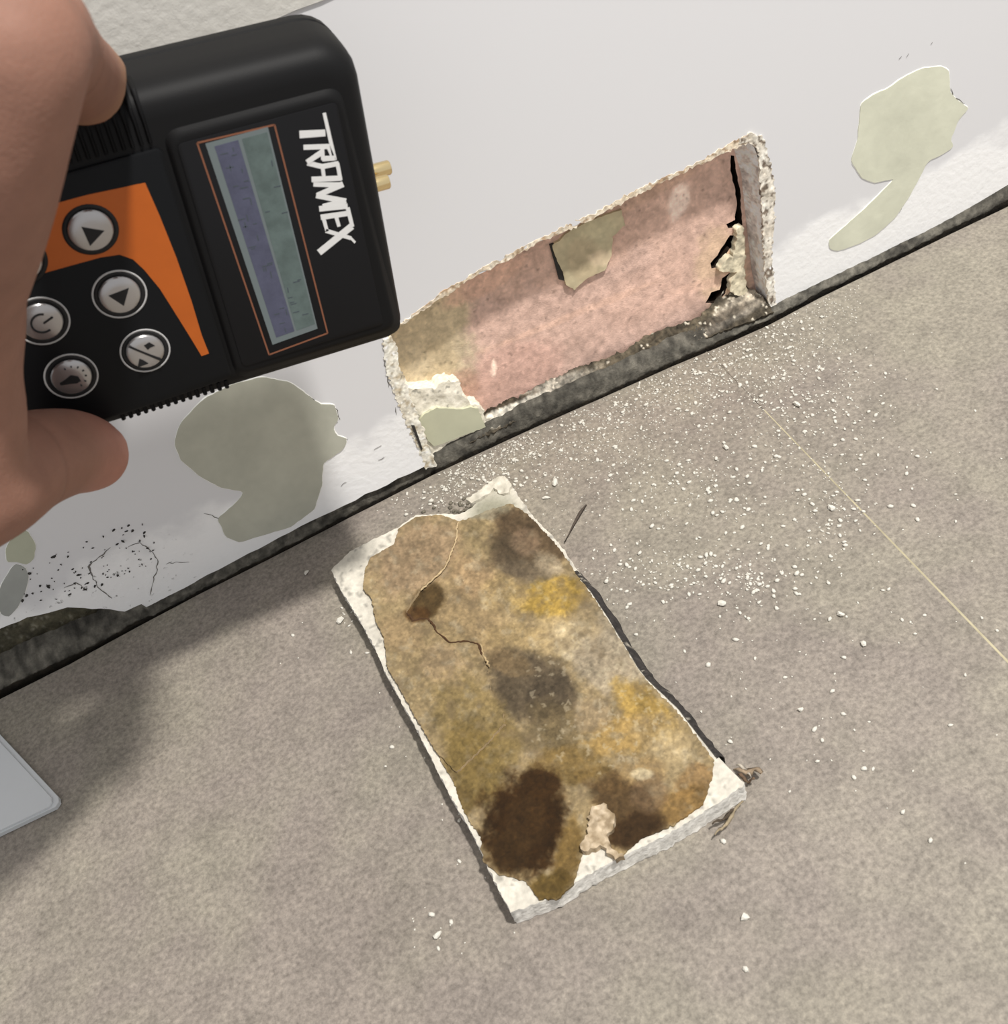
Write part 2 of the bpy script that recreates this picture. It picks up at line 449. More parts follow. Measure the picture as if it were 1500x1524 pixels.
# right cut face of the board, rough and grey
fr_ = W([(1152, 466), (1142, 415), (1138, 350), (1137, 300), (1133, 250), (1118, 206)], WY + .3)
bk_ = W([(1128, 446), (1119, 405), (1112, 345), (1107, 300), (1103, 258), (1092, 222)], BY - .1)
V = []; T = []; C = []; nr, ncl = 90, 14
for j in range(nr):
    t = j / (nr - 1) * 5
    a = np.array([np.interp(t, range(6), fr_[:, k]) for k in range(3)]); b_ = np.array([np.interp(t, range(6), bk_[:, k]) for k in range(3)])
    for i in range(ncl):
        q = a + (b_ - a) * i / (ncl - 1); g2 = np.array([[q[1] * 1.0, q[2]]]); nn_ = fbm(g2, 4, 3, 6)[0]
        V.append(q + np.array([-1, -.25, 0]) * (1.1 * nn_ + .5 * fbm(g2, 1.4, 2, 16)[0]) * (0.25 if i in (0, ncl - 1) else 1))
        w_ = np.clip(1.6 * fbm(g2, 3.5, 3, 31)[0] + .05 - .35 * (i / ncl - .3), -.4, .8)
        C.append(lin(np.clip((np.array([172, 164, 158.]) + np.array([80, 80, 76.]) * w_) * (1 + .07 * rng.normal()), 0, 250)) / .5)
for j in range(nr - 1):
    for i in range(ncl - 1): T.append((j * ncl + i, j * ncl + i + 1, (j + 1) * ncl + i + 1, (j + 1) * ncl + i))
mk('cut_face', V, T, M_attr, wall, np.minimum(np.array(C), .85))['label'] = 'rough grey cut edge of the wall board'

# ledge of mortar and debris at the foot of the cut-out
pa = np.array([0, WY - .5, 5.0]); nb_ = np.array([0, -.55, 1.0]); nb_ /= np.linalg.norm(nb_)
exl = np.array([1., 0, 0]); eyl = np.cross(nb_, exl)


def L2(px):
    q = hit(px, pa, nb_) - pa
    return np.stack([q @ exl, q @ eyl], 1)


led = zp([(770, 870), (800, 880), (900, 880), (930, 820), (1090, 780), (1250, 700), (1310, 640), (1430, 560)], 560, 430, .2) + \
      [(868, 545), (930, 522), (962, 498), (1040, 472), (1062, 450), (1088, 422), (1112, 424), (1135, 442), (1152, 464), (1100, 484), (1000, 522), (900, 565), (800, 610), (735, 644), (700, 658), (690, 640)]


def paint_ledge(V, P):
    px = proj(P)
    c = blobs((72, 66, 56), px, [(980, 500, 120, 14, -26, (92, 84, 70), .7), (800, 590, 90, 14, -26, (176, 170, 158), .75), (760, 612, 60, 12, -26, (204, 200, 188), .8),
                                 (1105, 452, 46, 16, -26, (178, 168, 152), .85), (1080, 470, 40, 8, -26, (90, 82, 72), .7), (740, 604, 60, 5, -20, (50, 42, 32), .8), (840, 580, 60, 5, -26, (56, 48, 36), .6), (1000, 520, 160, 6, -26, (110, 105, 98), .6)], .5, 40, 4)
    c = c * (1 + 1.1 * fbm(px, 8, 3, 7) + .5 * fbm(px, 3, 2, 17))[:, None]
    k = rng.random(len(px))
    dens = np.clip((px[:, 0] - 780) / 200, .3, 1)
    c[(k > 1 - .07 * dens) & (fbm(px, 22, 3, 41) > -.02)] = (214, 206, 188)
    return lin(np.clip(c, 4, 255)) / .95


sheet('debris_ledge', resample(L2(led), 1.1, .3), (pa, exl, eyl, nb_), 3, .75, M_attr_mortar, wall, paint_ledge,
      lambda p: 1.6 * fbm(p, 5, 4, 3) + .5 * rng.normal(size=len(p)).clip(-1, 1))['label'] = 'dark mortar ledge littered with crumbs'

# remnant of board at the lower left corner of the cut-out, with a small green face
rem = zp([(100, 610), (190, 690), (240, 740), (330, 745), (430, 740), (480, 700), (540, 690), (620, 690), (640, 790), (700, 850), (780, 870), (800, 930), (850, 1050), (640, 1160), (480, 1230), (420, 1290), (390, 1340), (300, 1180), (220, 1000), (160, 850)], 560, 430, .2)
sheet('board_remnant', resample(w2(rem, WY + 4), .9, .3), frame_wall(WY + 4), 10, .8, M_attr, wall,
      lambda V, P: lin(np.clip((np.array([226, 220, 204.]) + 60 * fbm(proj(P), 9, 3, 3)[:, None]) * np.where(fbm(proj(P), 6, 2, 9) > .25, .72, 1)[:, None], 0, 255)) / .9,
      lambda p: 1.4 * fbm(p, 4, 3, 5), edge_col=aw((214, 208, 192)), sj=.5)['label'] = 'white broken board left in the corner of the cut-out'
gp = zp([(320, 980), (360, 930), (450, 885), (520, 890), (620, 895), (700, 880), (760, 890), (780, 960), (815, 1030), (700, 1070), (600, 1110), (500, 1150), (430, 1170), (385, 1130), (350, 1060)], 560, 430, .2)
green_paint = lambda V, P: lin(np.clip(np.array([184, 184, 164.]) * (1 + .10 * fbm(proj(P), 60, 4, 3) + .05 * fbm(proj(P), 8, 3, 3))[:, None], 0, 255)) / .95
gp_o = sheet('bare_patch', resample(w2(gp, WY + 3), 1.2, .15), frame_wall(WY + 3), 1.2, 1.5, M_green, wall,
             lambda V, P: lin(np.clip(np.array([186, 186, 162.]) * (1 + .10 * fbm(proj(P), 30, 4, 3))[:, None], 0, 255)) / .92)
gp_o['label'] = 'small grey-green patch in the corner of the cut-out'
ck = zp([(262, 1018), (285, 1020), (345, 1190), (335, 1205)], 560, 430, .2)
sheet('crack', w2(ck, WY - .9), frame_wall(WY - .9), .5, 5, M_crack, wall)

# pale green bare patches where the paint came off
pl = zp([(600, 330), (615, 260), (700, 170), (800, 120), (900, 95), (1000, 115), (1060, 160), (1100, 190), (1150, 190), (1165, 250), (1140, 262), (1158, 300), (1195, 305), (1180, 345), (1110, 390), (1105, 470), (1080, 550), (1000, 610), (900, 640), (820, 665), (770, 640), (760, 605), (745, 585), (820, 520), (840, 490), (760, 475), (690, 440), (620, 380)], 0, 520, .4333)
pr = zp([(705, 470), (760, 430), (830, 400), (900, 350), (980, 310), (1070, 300), (1105, 320), (1110, 420), (1150, 460), (1200, 490), (1150, 540), (1110, 640), (1130, 665), (1080, 700), (1010, 730), (970, 810), (920, 900), (860, 990), (770, 1070), (690, 1110), (600, 1140), (560, 1130), (560, 1090), (640, 1020), (740, 930), (810, 860), (860, 810), (770, 830), (710, 810), (660, 730), (690, 640), (700, 540)], 1050, 0, .328)
ps = zp([(10, 1180), (50, 1110), (90, 1060), (150, 1090), (165, 1140), (140, 1230), (100, 1310), (50, 1370), (5, 1350), (-20, 1270)], 0, 560, .2625)
ps2 = zp([(30, 985), (90, 880), (150, 870), (205, 960), (190, 1040), (150, 1075), (100, 1050), (40, 1060)], 0, 560, .2625)
for poly, c, lab in ((pl, (170, 170, 157), 'large pale green bare patch below the meter'), (pr, (197, 198, 180), 'pale green bare patch to the right of the cut-out'),
                     (ps, (150, 152, 148), 'small grey bare patch above the broken joint'), (ps2, (166, 168, 150), 'small green smear near the thumb')):
    q = w2(poly, WY - .35)
    # smooth the traced outline once
    q = resample(q, 1.5, 0); q = (np.roll(q, 1, 0) + 2 * q + np.roll(q, -1, 0)) / 4 + rng.normal(0, .07, q.shape)
    o = sheet('bare_patch', q, frame_wall(WY - .3), .4, 1.6, M_green, wall,
              lambda V, P, c=c: lin(np.clip(np.array(c, float) * (1 + .12 * fbm(proj(P), 70, 4, 3) + .05 * fbm(proj(P), 9, 3, 3))[:, None], 0, 255)) / .86,
              lambda p: .18 * fbm(p, 8, 3, 3))
    o['label'] = lab
    # curled white rim of paint round the patch: a thin ragged thread
    n = len(q); rad = .38 + .45 * np.clip(fbm(q, 6, 3, 8), -.3, .6)
    V = []; T = []
    for i in range(n):
        t = q[(i + 1) % n] - q[i - 1]; t = t / (np.linalg.norm(t) + 1e-9); nn = np.array([-t[1], t[0]])
        for k in range(5):
            a = 2 * math.pi * k / 5
            r2 = q[i] + nn * math.cos(a) * rad[i] * 1.3
            V.append((r2[0], WY - .1 - max(0, math.sin(a)) * rad[i] * .9 + .3, r2[1]))
        for k in range(5):
            T.append((i * 5 + k, i * 5 + (k + 1) % 5, ((i + 1) % n) * 5 + (k + 1) % 5, ((i + 1) % n) * 5 + k))
    mk('paint_edge', V, T, M_gyp, o)


# hair cracks, flecks and lifted paint edges drawn out as thin raised flakes of dark grit
def thread(name, px, y, w, mat, parent, seed=0):
    q = w2(px, y); q = resample(q, 1.2, .25, False)
    V = []; T = []
    for i in range(len(q)):
        t = q[min(i + 1, len(q) - 1)] - q[max(i - 1, 0)]; t /= np.linalg.norm(t) + 1e-9; nn = np.array([-t[1], t[0]])
        ww = w * (.5 + rng.random()) * (1 if 0 < i < len(q) - 1 else .3)
        for s, dy in ((-1, 0), (0, -.12), (1, 0)):
            V.append((q[i][0] + nn[0] * ww * s, y + dy, q[i][1] + nn[1] * ww * s))
        if i: b = i * 3; T += [(b - 3, b - 2, b + 1, b), (b - 2, b - 1, b + 2, b + 1)]
    return mk(name, V, T, mat, parent)


M_hair = material('hair_crack', (.16, .15, .135), .9)
for c in (zp([(310, 735), (318, 790), (350, 830), (385, 855)], 0, 520, .4333), zp([(440, 680), (480, 665), (515, 690), (545, 730), (530, 790), (515, 845)], 0, 520, .4333),
          zp([(320, 790), (300, 745), (380, 680)], 0, 520, .4333), zp([(700, 565), (740, 575), (770, 590)], 0, 520, .4333),
          zp([(1060, 160), (1100, 195)], 0, 520, .4333), zp([(1150, 190), (1168, 240)], 0, 520, .4333), zp([(1100, 245), (1125, 258), (1160, 250)], 0, 520, .4333), zp([(1152, 300), (1195, 308)], 0, 520, .4333),
          zp([(220, 820), (260, 800), (300, 830)], 0, 520, .4333),
          zp([(1112, 400), (1125, 440), (1175, 470)], 1050, 0, .328), zp([(1125, 580), (1105, 640)], 1050, 0, .328), zp([(882, 965), (890, 945)], 1050, 0, .328), zp([(880, 270), (890, 255)], 1050, 0, .328), zp([(915, 260), (922, 243)], 1050, 0, .328), zp([(1022, 196), (1030, 192)], 1050, 0, .328),
          zp([(1320, 25), (1335, 130)], 0, 520, .4333), zp([(1355, 200), (1362, 225)], 0, 520, .4333), zp([(1285, 345), (1310, 330)], 0, 520, .4333), zp([(1300, 380), (1320, 370)], 0, 520, .4333), zp([(1170, 470), (1190, 455)], 0, 520, .4333), zp([(570, 735), (650, 730)], 0, 520, .4333)):
    thread('hair_crack', c, WY - .12, .16, M_hair, wall)
# grit stuck to the bare band on the left
V = []; T = []


def grain(V, T, c, r, ax):
    """a small irregular lump; ax = half sizes"""
    base = len(V); ph = (1 + 5 ** .5) / 2
    ico = [(-1, ph, 0), (1, ph, 0), (-1, -ph, 0), (1, -ph, 0), (0, -1, ph), (0, 1, ph), (0, -1, -ph), (0, 1, -ph), (ph, 0, -1), (ph, 0, 1), (-ph, 0, -1), (-ph, 0, 1)]
    a = rng.random() * 6.28; ca, sa = math.cos(a), math.sin(a)
    for v in ico:
        s = r * (.35 + .3 * rng.random())
        x, y, z = v[0] * s * ax[0], v[1] * s * ax[1], v[2] * s * ax[2]
        V.append((c[0] + x * ca - y * sa, c[1] + x * sa + y * ca, c[2] + z))
    for f in ((0, 11, 5), (0, 5, 1), (0, 1, 7), (0, 7, 10), (0, 10, 11), (1, 5, 9), (5, 11, 4), (11, 10, 2), (10, 7, 6), (7, 1, 8), (3, 9, 4), (3, 4, 2), (3, 2, 6), (3, 6, 8), (3, 8, 9), (4, 9, 5), (2, 4, 11), (6, 2, 10), (8, 6, 7), (9, 8, 1)):
        T.append((base + f[0], base + f[1], base + f[2]))


for i in range(120):
    x = 30 + 200 * rng.random(); y = 905 - .42 * (x - 20) + 20 - 75 * rng.random() ** 1.5
    if y > 895: continue
    q = W([(x, y)], WY)[0]; grain(V, T, (q[0], WY - .1, q[2]), .3 + .75 * rng.random() ** 3, (1.3, .5, .7))
o = mk('wall_grit', V, T, M_crack, wall); o['kind'] = 'stuff'

# ------------------------------------------------------------------ dark joint between wall and floor
fe_px = [(-140, 1108), (-60, 1070), (0, 1040), (100, 990), (200, 935), (300, 882), (400, 832), (520, 770), (645, 706), (720, 671), (800, 634), (900, 590), (1000, 545), (1080, 512), (1145, 483), (1220, 443), (1300, 404), (1400, 355), (1500, 307), (1600, 258)]
fe = np.concatenate([[(-460, -2.5)], f2(fe_px, 0), [(560, 0.)]])
xs = np.arange(-458, 558, .8)
hol_b = w2([(640, 690), (735, 640), (800, 605), (900, 559), (1000, 515), (1100, 478), (1150, 465)], WY)
ye = np.interp(xs, fe[:, 0], fe[:, 1])
topz = np.interp(xs, np.concatenate([left_b[::-1][:, 0], mid_b[::-1][:, 0], hol_b[1:-1, 0], right_b[:, 0]]), np.concatenate([left_b[::-1][:, 1] * 0 + 7, mid_b[::-1][:, 1], hol_b[1:-1, 1], right_b[:, 1]]))
topz = np.maximum(topz, 3.0) + 1.2
prof = [(2.4, -6.0), (2.3, -3.5), (2.1, -1.4), (1.9, -.2), (1.85, .5), (1.9, 1.1), (2.1, 1.8), (2.5, 2.6), (3.1, 3.4), (3.9, 4.2), (4.8, 4.9), (6.2, 5.6), (9.0, 6.4)]
V = []; T = []; C = []
sca = (topz / 6.0)
for j, (dy, dz) in enumerate(prof):
    pxn = np.stack([xs, np.full_like(xs, j * 1.3)], 1)
    n1 = fbm(pxn, 6, 4, 2); n2 = fbm(pxn, 1.7, 2, 6)
    k = 1 if j > 3 else .3
    yy = np.maximum(ye, WY - 6) + dy * np.clip((WY - ye) / 4.5, .45, 1.5) + k * (.7 * n1 + .5 * n2)
    zz = (dz * sca if dz > 0 else dz) + k * (1.3 * n1 + .9 * n2)
    V.append(np.stack([xs, yy, zz], 1))
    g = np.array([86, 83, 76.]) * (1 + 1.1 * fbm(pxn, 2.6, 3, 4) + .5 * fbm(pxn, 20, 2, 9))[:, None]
    if j < 5: g = g * np.array([.42, .38, .33])  # lower rows painted darker for the shade in the gap
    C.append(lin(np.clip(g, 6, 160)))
n = len(xs)
for j in range(len(prof) - 1):
    for i in range(n - 1): T.append((j * n + i, j * n + i + 1, (j + 1) * n + i + 1, (j + 1) * n + i))
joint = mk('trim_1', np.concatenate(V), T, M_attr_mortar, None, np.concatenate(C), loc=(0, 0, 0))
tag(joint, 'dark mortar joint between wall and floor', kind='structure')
# mortar showing where the board is broken away at the left
mb = np.array([(-215, -4), (-88, -4), (-82, 7), (-92, 14), (-110, 30), (-150, 36), (-215, 40)])
sheet('mortar_bed', resample(mb, 1.5, .3), ((0, WY + 7, 0), (1, 0, 0), (0, .5, .866), (0, -.866, .5)), 3, 1.0, M_attr_mortar, wall,
      lambda V, P: lin(np.clip(np.array([98, 93, 76.]) * (1 + .9 * fbm(V, 4, 4, 3))[:, None] + 40 * (rng.random((len(V), 1)) > .93), 0, 255)) * .8,
      lambda p: 2.5 * fbm(p, 7, 4, 3))['label'] = 'olive-grey mortar behind the broken board edge'

# ------------------------------------------------------------------ floor: two long concrete-look planks on a screed
scr = [(-470, -620, -9), (570, -620, -9), (570, 40, -9), (-470, 40, -9), (-470, -620, -5.2), (570, -620, -5.2), (570, 40, -5.2), (-470, 40, -5.2)]
floor = mk('floor', scr, [(0, 1, 2, 3), (4, 5, 6, 7), (0, 1, 5, 4), (1, 2, 6, 5), (2, 3, 7, 6), (3, 0, 4, 7)], material('screed', (.10, .095, .088), .95, bump=.5), None, smooth=False, loc=(0, 0, 0))
tag(floor, 'grey-beige concrete-look plank floor', kind='structure')
m, nt, p = node_mat('concrete_look_vinyl')
p.inputs['Roughness'].default_value = .55; p.inputs['Specular IOR Level'].default_value = .35
tc = nt.nodes.new('ShaderNodeTexCoord')


def noise(scale, detail=4, rough=.6, off=0.0):
    t = nt.nodes.new('ShaderNodeTexNoise'); t.inputs['Scale'].default_value = scale; t.inputs['Detail'].default_value = detail; t.inputs['Roughness'].default_value = rough
    mp = nt.nodes.new('ShaderNodeMapping'); mp.inputs['Location'].default_value = (off, off * .7, off * .3)
    nt.links.new(tc.outputs['Object'], mp.inputs[0]); nt.links.new(mp.outputs[0], t.inputs['Vector'])
    return t.outputs['Fac']


def ramp(fac, stops):
    r = nt.nodes.new('ShaderNodeValToRGB'); e = r.color_ramp.elements
    while len(e) < len(stops): e.new(.5)
    for k, (pos, c) in enumerate(stops): e[k].position = pos; e[k].color = (*c, 1)
    nt.links.new(fac, r.inputs[0]); return r.outputs[0]


base = ramp(noise(13, 4, .55), [(.32, af((151, 142, 132))), (.5, af((161, 152.5, 141.5))), (.68, af((170, 162, 149)))])
tint = ramp(noise(21, 3, .5, 3.1), [(.38, af((157, 146, 138))), (.62, af((165, 158.5, 142)))])
mx = nt.nodes.new('ShaderNodeMixRGB'); mx.inputs[0].default_value = .5; nt.links.new(base, mx.inputs[1]); nt.links.new(tint, mx.inputs[2])
grainr = ramp(noise(620, 5, .75, 1.3), [(.28, (.42, .41, .40)), (.5, (1, 1, 1)), (.72, (1.62, 1.62, 1.6))])
m2_ = nt.nodes.new('ShaderNodeMixRGB'); m2_.blend_type = 'MULTIPLY'; m2_.inputs[0].default_value = .75
nt.links.new(mx.outputs[0], m2_.inputs[1]); nt.links.new(grainr, m2_.inputs[2])
patch = ramp(noise(95, 4, .6, 7.7), [(.33, (.80, .80, .80)), (.52, (1, 1, 1)), (.75, (1.1, 1.1, 1.08))])
m3_ = nt.nodes.new('ShaderNodeMixRGB'); m3_.blend_type = 'MULTIPLY'; m3_.inputs[0].default_value = .7
nt.links.new(m2_.outputs[0], m3_.inputs[1]); nt.links.new(patch, m3_.inputs[2])
nt.links.new(m3_.outputs[0], p.inputs['Base Color'])
b = nt.nodes.new('ShaderNodeBump'); b.inputs['Strength'].default_value = .18; b.inputs['Distance'].default_value = .0003
nt.links.new(noise(620, 5, .75, 1.3), b.inputs['Height']); nt.links.new(b.outputs['Normal'], p.inputs['Normal'])
M_floor = m

jA = FL([(1195, 670), (1500, 985)], 0)
jx = lambda y: jA[0][0] + (jA[1][0] - jA[0][0]) * (y - jA[0][1]) / (jA[1][1] - jA[0][1])


def plank(outline, label):
    V = []; T = []; outline = np.asarray(outline); n = len(outline)
    c = outline.mean(0)
    tang = np.roll(outline, -1, 0) - np.roll(outline, 1, 0); tang /= np.linalg.norm(tang, axis=1)[:, None]
    inn = np.stack([-tang[:, 1], tang[:, 0]], 1)
    for off, z in ((.25, 0.0), (.05, -.1), (0, -.3), (0, -5.0)):
        q = outline + inn * off
        V += [(a, b_, z) for a, b_ in q]
    r = delaunay_2d_cdt([Vector(v[:2]) for v in V[:n]], [(i, (i + 1) % n) for i in range(n)], [], 1, 1e-7)
    # the triangulation keeps the order of the outline points
    T = [tuple(f) for f in r[2]] if len(r[0]) == n else [tuple(range(n))]
    for l in range(3):
        for i in range(n): T.append((l * n + i, l * n + (i + 1) % n, (l + 1) * n + (i + 1) % n, (l + 1) * n + i))
    o = mk('plank', V, T, M_floor, floor, smooth=False); o['label'] = label
    return o


edge = np.stack([xs, ye + .15 * fbm(np.stack([xs, xs * 0], 1), 5, 3)], 1)[::4]
cut = np.argmin(abs(edge[:, 0] - jx(0)))
eL, eR = edge[edge[:, 0] < jx(0) - .6], edge[edge[:, 0] > jx(0) + .6]
plank(np.concatenate([[(-460, -600), (jx(-600) - .2, -600), (jx(0) - .02, eL[-1][1])], eL[::-1], [(-460, eL[0][1])]]), 'wide grey-beige plank under the fallen board piece')
plank(np.concatenate([[(jx(-600) + .2, -600), (560, -600), (560, eR[-1][1])], eR[::-1], [(jx(0) + .02, eR[0][1])]]), 'grey-beige plank to the right of the yellowish joint')
jf = mk('joint_filler', [(jx(-598) - .8, -598, .04), (jx(-598) + .8, -598, .04), (jx(-44) + .22, -44, .02), (jx(-44) - .22, -44, .02),
                         (jx(-598) - .2, -598, -1), (jx(-598) + .2, -598, -1), (jx(-44) + .1, -44, -1), (jx(-44) - .1, -44, -1)],
        [(0, 1, 2, 3), (0, 1, 5, 4), (1, 2, 6, 5), (2, 3, 7, 6), (3, 0, 4, 7)], material('joint_line', af((200, 190, 158)), .8, vary=.25, vscale=60), floor, smooth=False)
jf['label'] = 'pale yellowish joint line'

# ------------------------------------------------------------------ the cut-out piece lying on the floor
ZT = 7.5
Z3 = lambda pts: zp(pts, 460, 690, .46667)
top_out = Z3([(70, 340), (130, 280), (190, 248), (240, 225), (290, 200), (340, 165), (420, 160), (480, 162), (520, 140), (560, 95), (590, 60), (622, 40), (650, 78), (700, 150), (740, 195), (790, 245), (830, 300), (855, 340),
              (900, 400), (960, 490), (1050, 640), (1080, 680), (1180, 775), (1245, 860), (1310, 940), (1350, 985), (1388, 1018), (1382, 1032), (1290, 1090), (1150, 1180), (1050, 1228), (940, 1282), (870, 1322), (800, 1372), (720, 1404), (645, 1430),
              (610, 1370), (570, 1290), (530, 1200), (480, 1110), (440, 1040), (400, 960), (350, 860), (300, 770), (250, 680), (200, 570), (150, 480), (100, 400)])
brd_q = f2(top_out, ZT)
cen = brd_q.mean(0)
piece = empty('plasterboard_piece', (cen[0], cen[1], 0), 'torn-out rectangular board piece with stained brown paper, lying on the floor below the cut-out', 'plasterboard')


def paint_gyp(V, P):
    px = proj(P)
    c = np.array([228, 222, 208.]) * (1 + .12 * fbm(px, 20, 4, 3))[:, None]
    c[fbm(px, 7, 2, 8) > .24] *= .8
    c *= (1 + .22 * fbm(px, 5, 3, 61) + .12 * fbm(px, 40, 2, 63))[:, None]
    # greenish bare corner at the top
    t = np.clip(1.25 - np.hypot((px[:, 0] - 735) / 42, (px[:, 1] - 765) / 34), 0, .8)[:, None]
    c = c * (1 - t) + np.array([150, 148, 128.]) * t
    return lin(np.clip(c, 0, 255)) / 1.3


sheet('gypsum_core', resample(brd_q, 1.0, .16), frame_floor(ZT), ZT - .2, 1.0, M_attr, piece, paint_gyp, lambda p: .45 * fbm(p, 4, 3, 3), edge_col=(.74, .72, .67), sj=.35)['label'] = 'white crumbly gypsum core and edges'

paper = Z3([(195, 300), (270, 258), (285, 205), (340, 170), (420, 163), (478, 182), (520, 172), (565, 150), (640, 128), (690, 155), (735, 200), (790, 260), (828, 312), (850, 350), (895, 410), (955, 500), (1040, 640), (1075, 690), (1170, 785), (1235, 870), (1290, 945), (1285, 1000), (1255, 1085),
            (1160, 1155), (1060, 1195), (1000, 1250), (960, 1230), (905, 1150), (885, 1190), (870, 1250), (842, 1340), (795, 1388), (735, 1390), (685, 1330), (600, 1308), (555, 1270), (545, 1190), (492, 1110), (462, 1020), (405, 920), (352, 830), (302, 740), (250, 650), (240, 560), (212, 500), (200, 430), (172, 400), (182, 340)])
OC = [  # stains: zoomed x, y, rx, ry, angle, colour, strength
    (340, 300, 150, 110, -30, (172, 146, 112), 1), (520, 480, 150, 150, 0, (176, 150, 108), .9), (520, 360, 90, 60, 40, (182, 152, 112), .8),
    (680, 260, 120, 95, 20, (112, 92, 68), .95), (670, 250, 60, 50, 20, (150, 122, 96), .6), (700, 330, 110, 50, 20, (128, 112, 90), .6), (560, 230, 60, 50, 0, (160, 140, 100), .8), (560, 150, 80, 30, 0, (150, 145, 125), .7), (760, 330, 70, 40, 50, (178, 160, 128), .5),
    (770, 430, 120, 65, -10, (186, 152, 72), .95), (620, 420, 80, 60, 0, (182, 156, 106), .7),
    (760, 540, 150, 60, 10, (200, 174, 126), .75), (840, 570, 70, 50, 30, (216, 194, 150), .8), (660, 560, 100, 50, 0, (176, 150, 102), .6),
    (960, 620, 120, 110, 50, (176, 160, 134), .9), (900, 500, 60, 60, 50, (168, 148, 112), .7), (1000, 560, 50, 120, -40, (170, 156, 132), .6),
    (700, 710, 145, 100, 25, (102, 88, 68), 1.0), (780, 740, 80, 70, 0, (88, 76, 60), .7), (640, 640, 70, 40, 20, (132, 110, 78), .8), (820, 840, 130, 70, 30, (122, 104, 72), .7), (740, 880, 90, 40, 0, (112, 96, 66), .6),
    (1080, 790, 130, 60, 40, (186, 152, 80), .95), (990, 870, 120, 60, -15, (180, 146, 84), .85), (1120, 860, 90, 70, 30, (190, 164, 118), .5), (1180, 930, 70, 90, -35, (200, 176, 130), .6), (900, 800, 60, 60, 0, (166, 144, 112), .6),
    (1230, 1010, 75, 55, -35, (158, 126, 82), .9), (1180, 1090, 110, 55, -25, (140, 108, 60), .85), (1050, 990, 100, 50, -10, (172, 140, 90), .6),
    (1010, 1090, 120, 70, 20, (98, 76, 48), 1.0), (1040, 1170, 100, 55, -20, (72, 52, 30), 1.0), (930, 1010, 80, 40, 15, (112, 86, 52), .8), (1090, 1050, 60, 60, 0, (128, 102, 74), .6),
    (420, 640, 170, 110, 55, (164, 142, 102), .9), (430, 640, 80, 60, 40, (176, 150, 114), .6), (300, 540, 70, 60, 30, (172, 146, 106), .8), (520, 820, 110, 160, -30, (152, 130, 84), .95), (530, 960, 90, 140, -20, (132, 110, 62), .95), (620, 900, 60, 70, 0, (140, 118, 70), .7), (480, 1080, 40, 60, 0, (112, 92, 52), .8), (830, 960, 120, 60, 0, (134, 108, 60), .85),
    (380, 440, 62, 46, -35, (92, 72, 42), .95), (340, 480, 40, 26, 0, (84, 56, 28), .8),
    (685, 1150, 138, 168, 8, (58, 38, 16), 1.0), (640, 1230, 70, 70, 0, (66, 46, 22), .9), (740, 1020, 60, 40, 10, (60, 40, 18), .9), (690, 1140, 70, 80, 0, (76, 54, 28), .45),
    (830, 1240, 40, 120, 10, (124, 98, 52), .9), (770, 1350, 70, 45, -20, (104, 82, 38), .9), (690, 235, 120, 80, 20, (98, 80, 58), .85), (640, 280, 60, 50, 40, (96, 82, 62), .7), (690, 250, 45, 40, 0, (150, 124, 98), .6), (700, 340, 80, 30, 10, (112, 98, 78), .6), (760, 320, 50, 30, 40, (186, 168, 138), .5), (1060, 650, 14, 60, -35, (210, 196, 168), .5), (1060, 990, 34, 18, 0, (222, 206, 168), .7),
]
OCp = [(460 + x * .46667, 690 + y * .46667, rx * .46667, ry * .46667, an, c, st) for x, y, rx, ry, an, c, st in OC]


def paint_paper(V, P):
    px = proj(P)
    c = blobs((168, 146, 106), px, OCp, .5, 34, 21)
    g = fbm(px, 6, 3, 14); l = fbm(px, 26, 4, 17)
    c = c * (1 + .36 * g + .34 * l + .30 * fbm(px, 3, 2, 33))[:, None]
    t = np.clip(2.4 * fbm(px, 15, 4, 51) - .12, 0, .5)[:, None] * np.clip((c.mean(1, keepdims=True) - 75) / 50, 0, 1); c = c * (1 - t) + np.array([128, 110, 84.]) * t
    t = np.clip(2.4 * fbm(px, 12, 4, 57) - .16, 0, .5)[:, None] * np.clip((c.mean(1, keepdims=True) - 75) / 50, 0, 1); c = c * (1 - t) + np.array([198, 182, 150.]) * (c.mean(1, keepdims=True) / 150) * t
    c = c * .92 + c.mean(1, keepdims=True) * .08
    k = (fbm(px, 9, 3, 23) > .2) & (np.hypot(px[:, 0] - 880, px[:, 1] - 1050) < 110)
    c[k] = c[k] * .6 + np.array([214, 200, 170]) * .4
    return lin(np.clip(c * .97, 6, 250)) / 1.45


def paper_h(p): return .75 * fbm(p, 9, 4, 5) + .45 * fbm(p, 2, 3, 6)


sheet('stained_paper', resample(f2(paper, ZT + .5), .7, .16), frame_floor(ZT + .5), .7, .55, M_attr_smooth, piece, paint_paper, paper_h)['label'] = 'brown paper face with dark and ochre damp stains'
flap = Z3([(180, 335), (200, 300), (270, 258), (287, 206), (340, 172), (420, 164), (470, 190), (466, 250), (432, 330), (400, 362), (352, 405), (310, 470), (325, 500), (372, 492), (402, 532), (450, 570), (538, 572), (552, 612), (572, 660), (578, 720), (612, 780), (625, 830), (560, 900), (470, 985), (405, 920), (352, 830), (302, 740), (250, 650), (240, 560), (212, 500), (200, 430), (172, 400)])
sheet('paper_layer', resample(f2(flap, ZT + 1.2), .7, .14), frame_floor(ZT + 1.5), 1.2, .55, M_attr_smooth, piece, paint_paper, lambda p: .4 * fbm(p, 10, 4, 5) + .25 * fbm(p, 2, 3, 6), edge_col=af((196, 172, 134)))['label'] = 'tan outer paper layer still attached along the left'
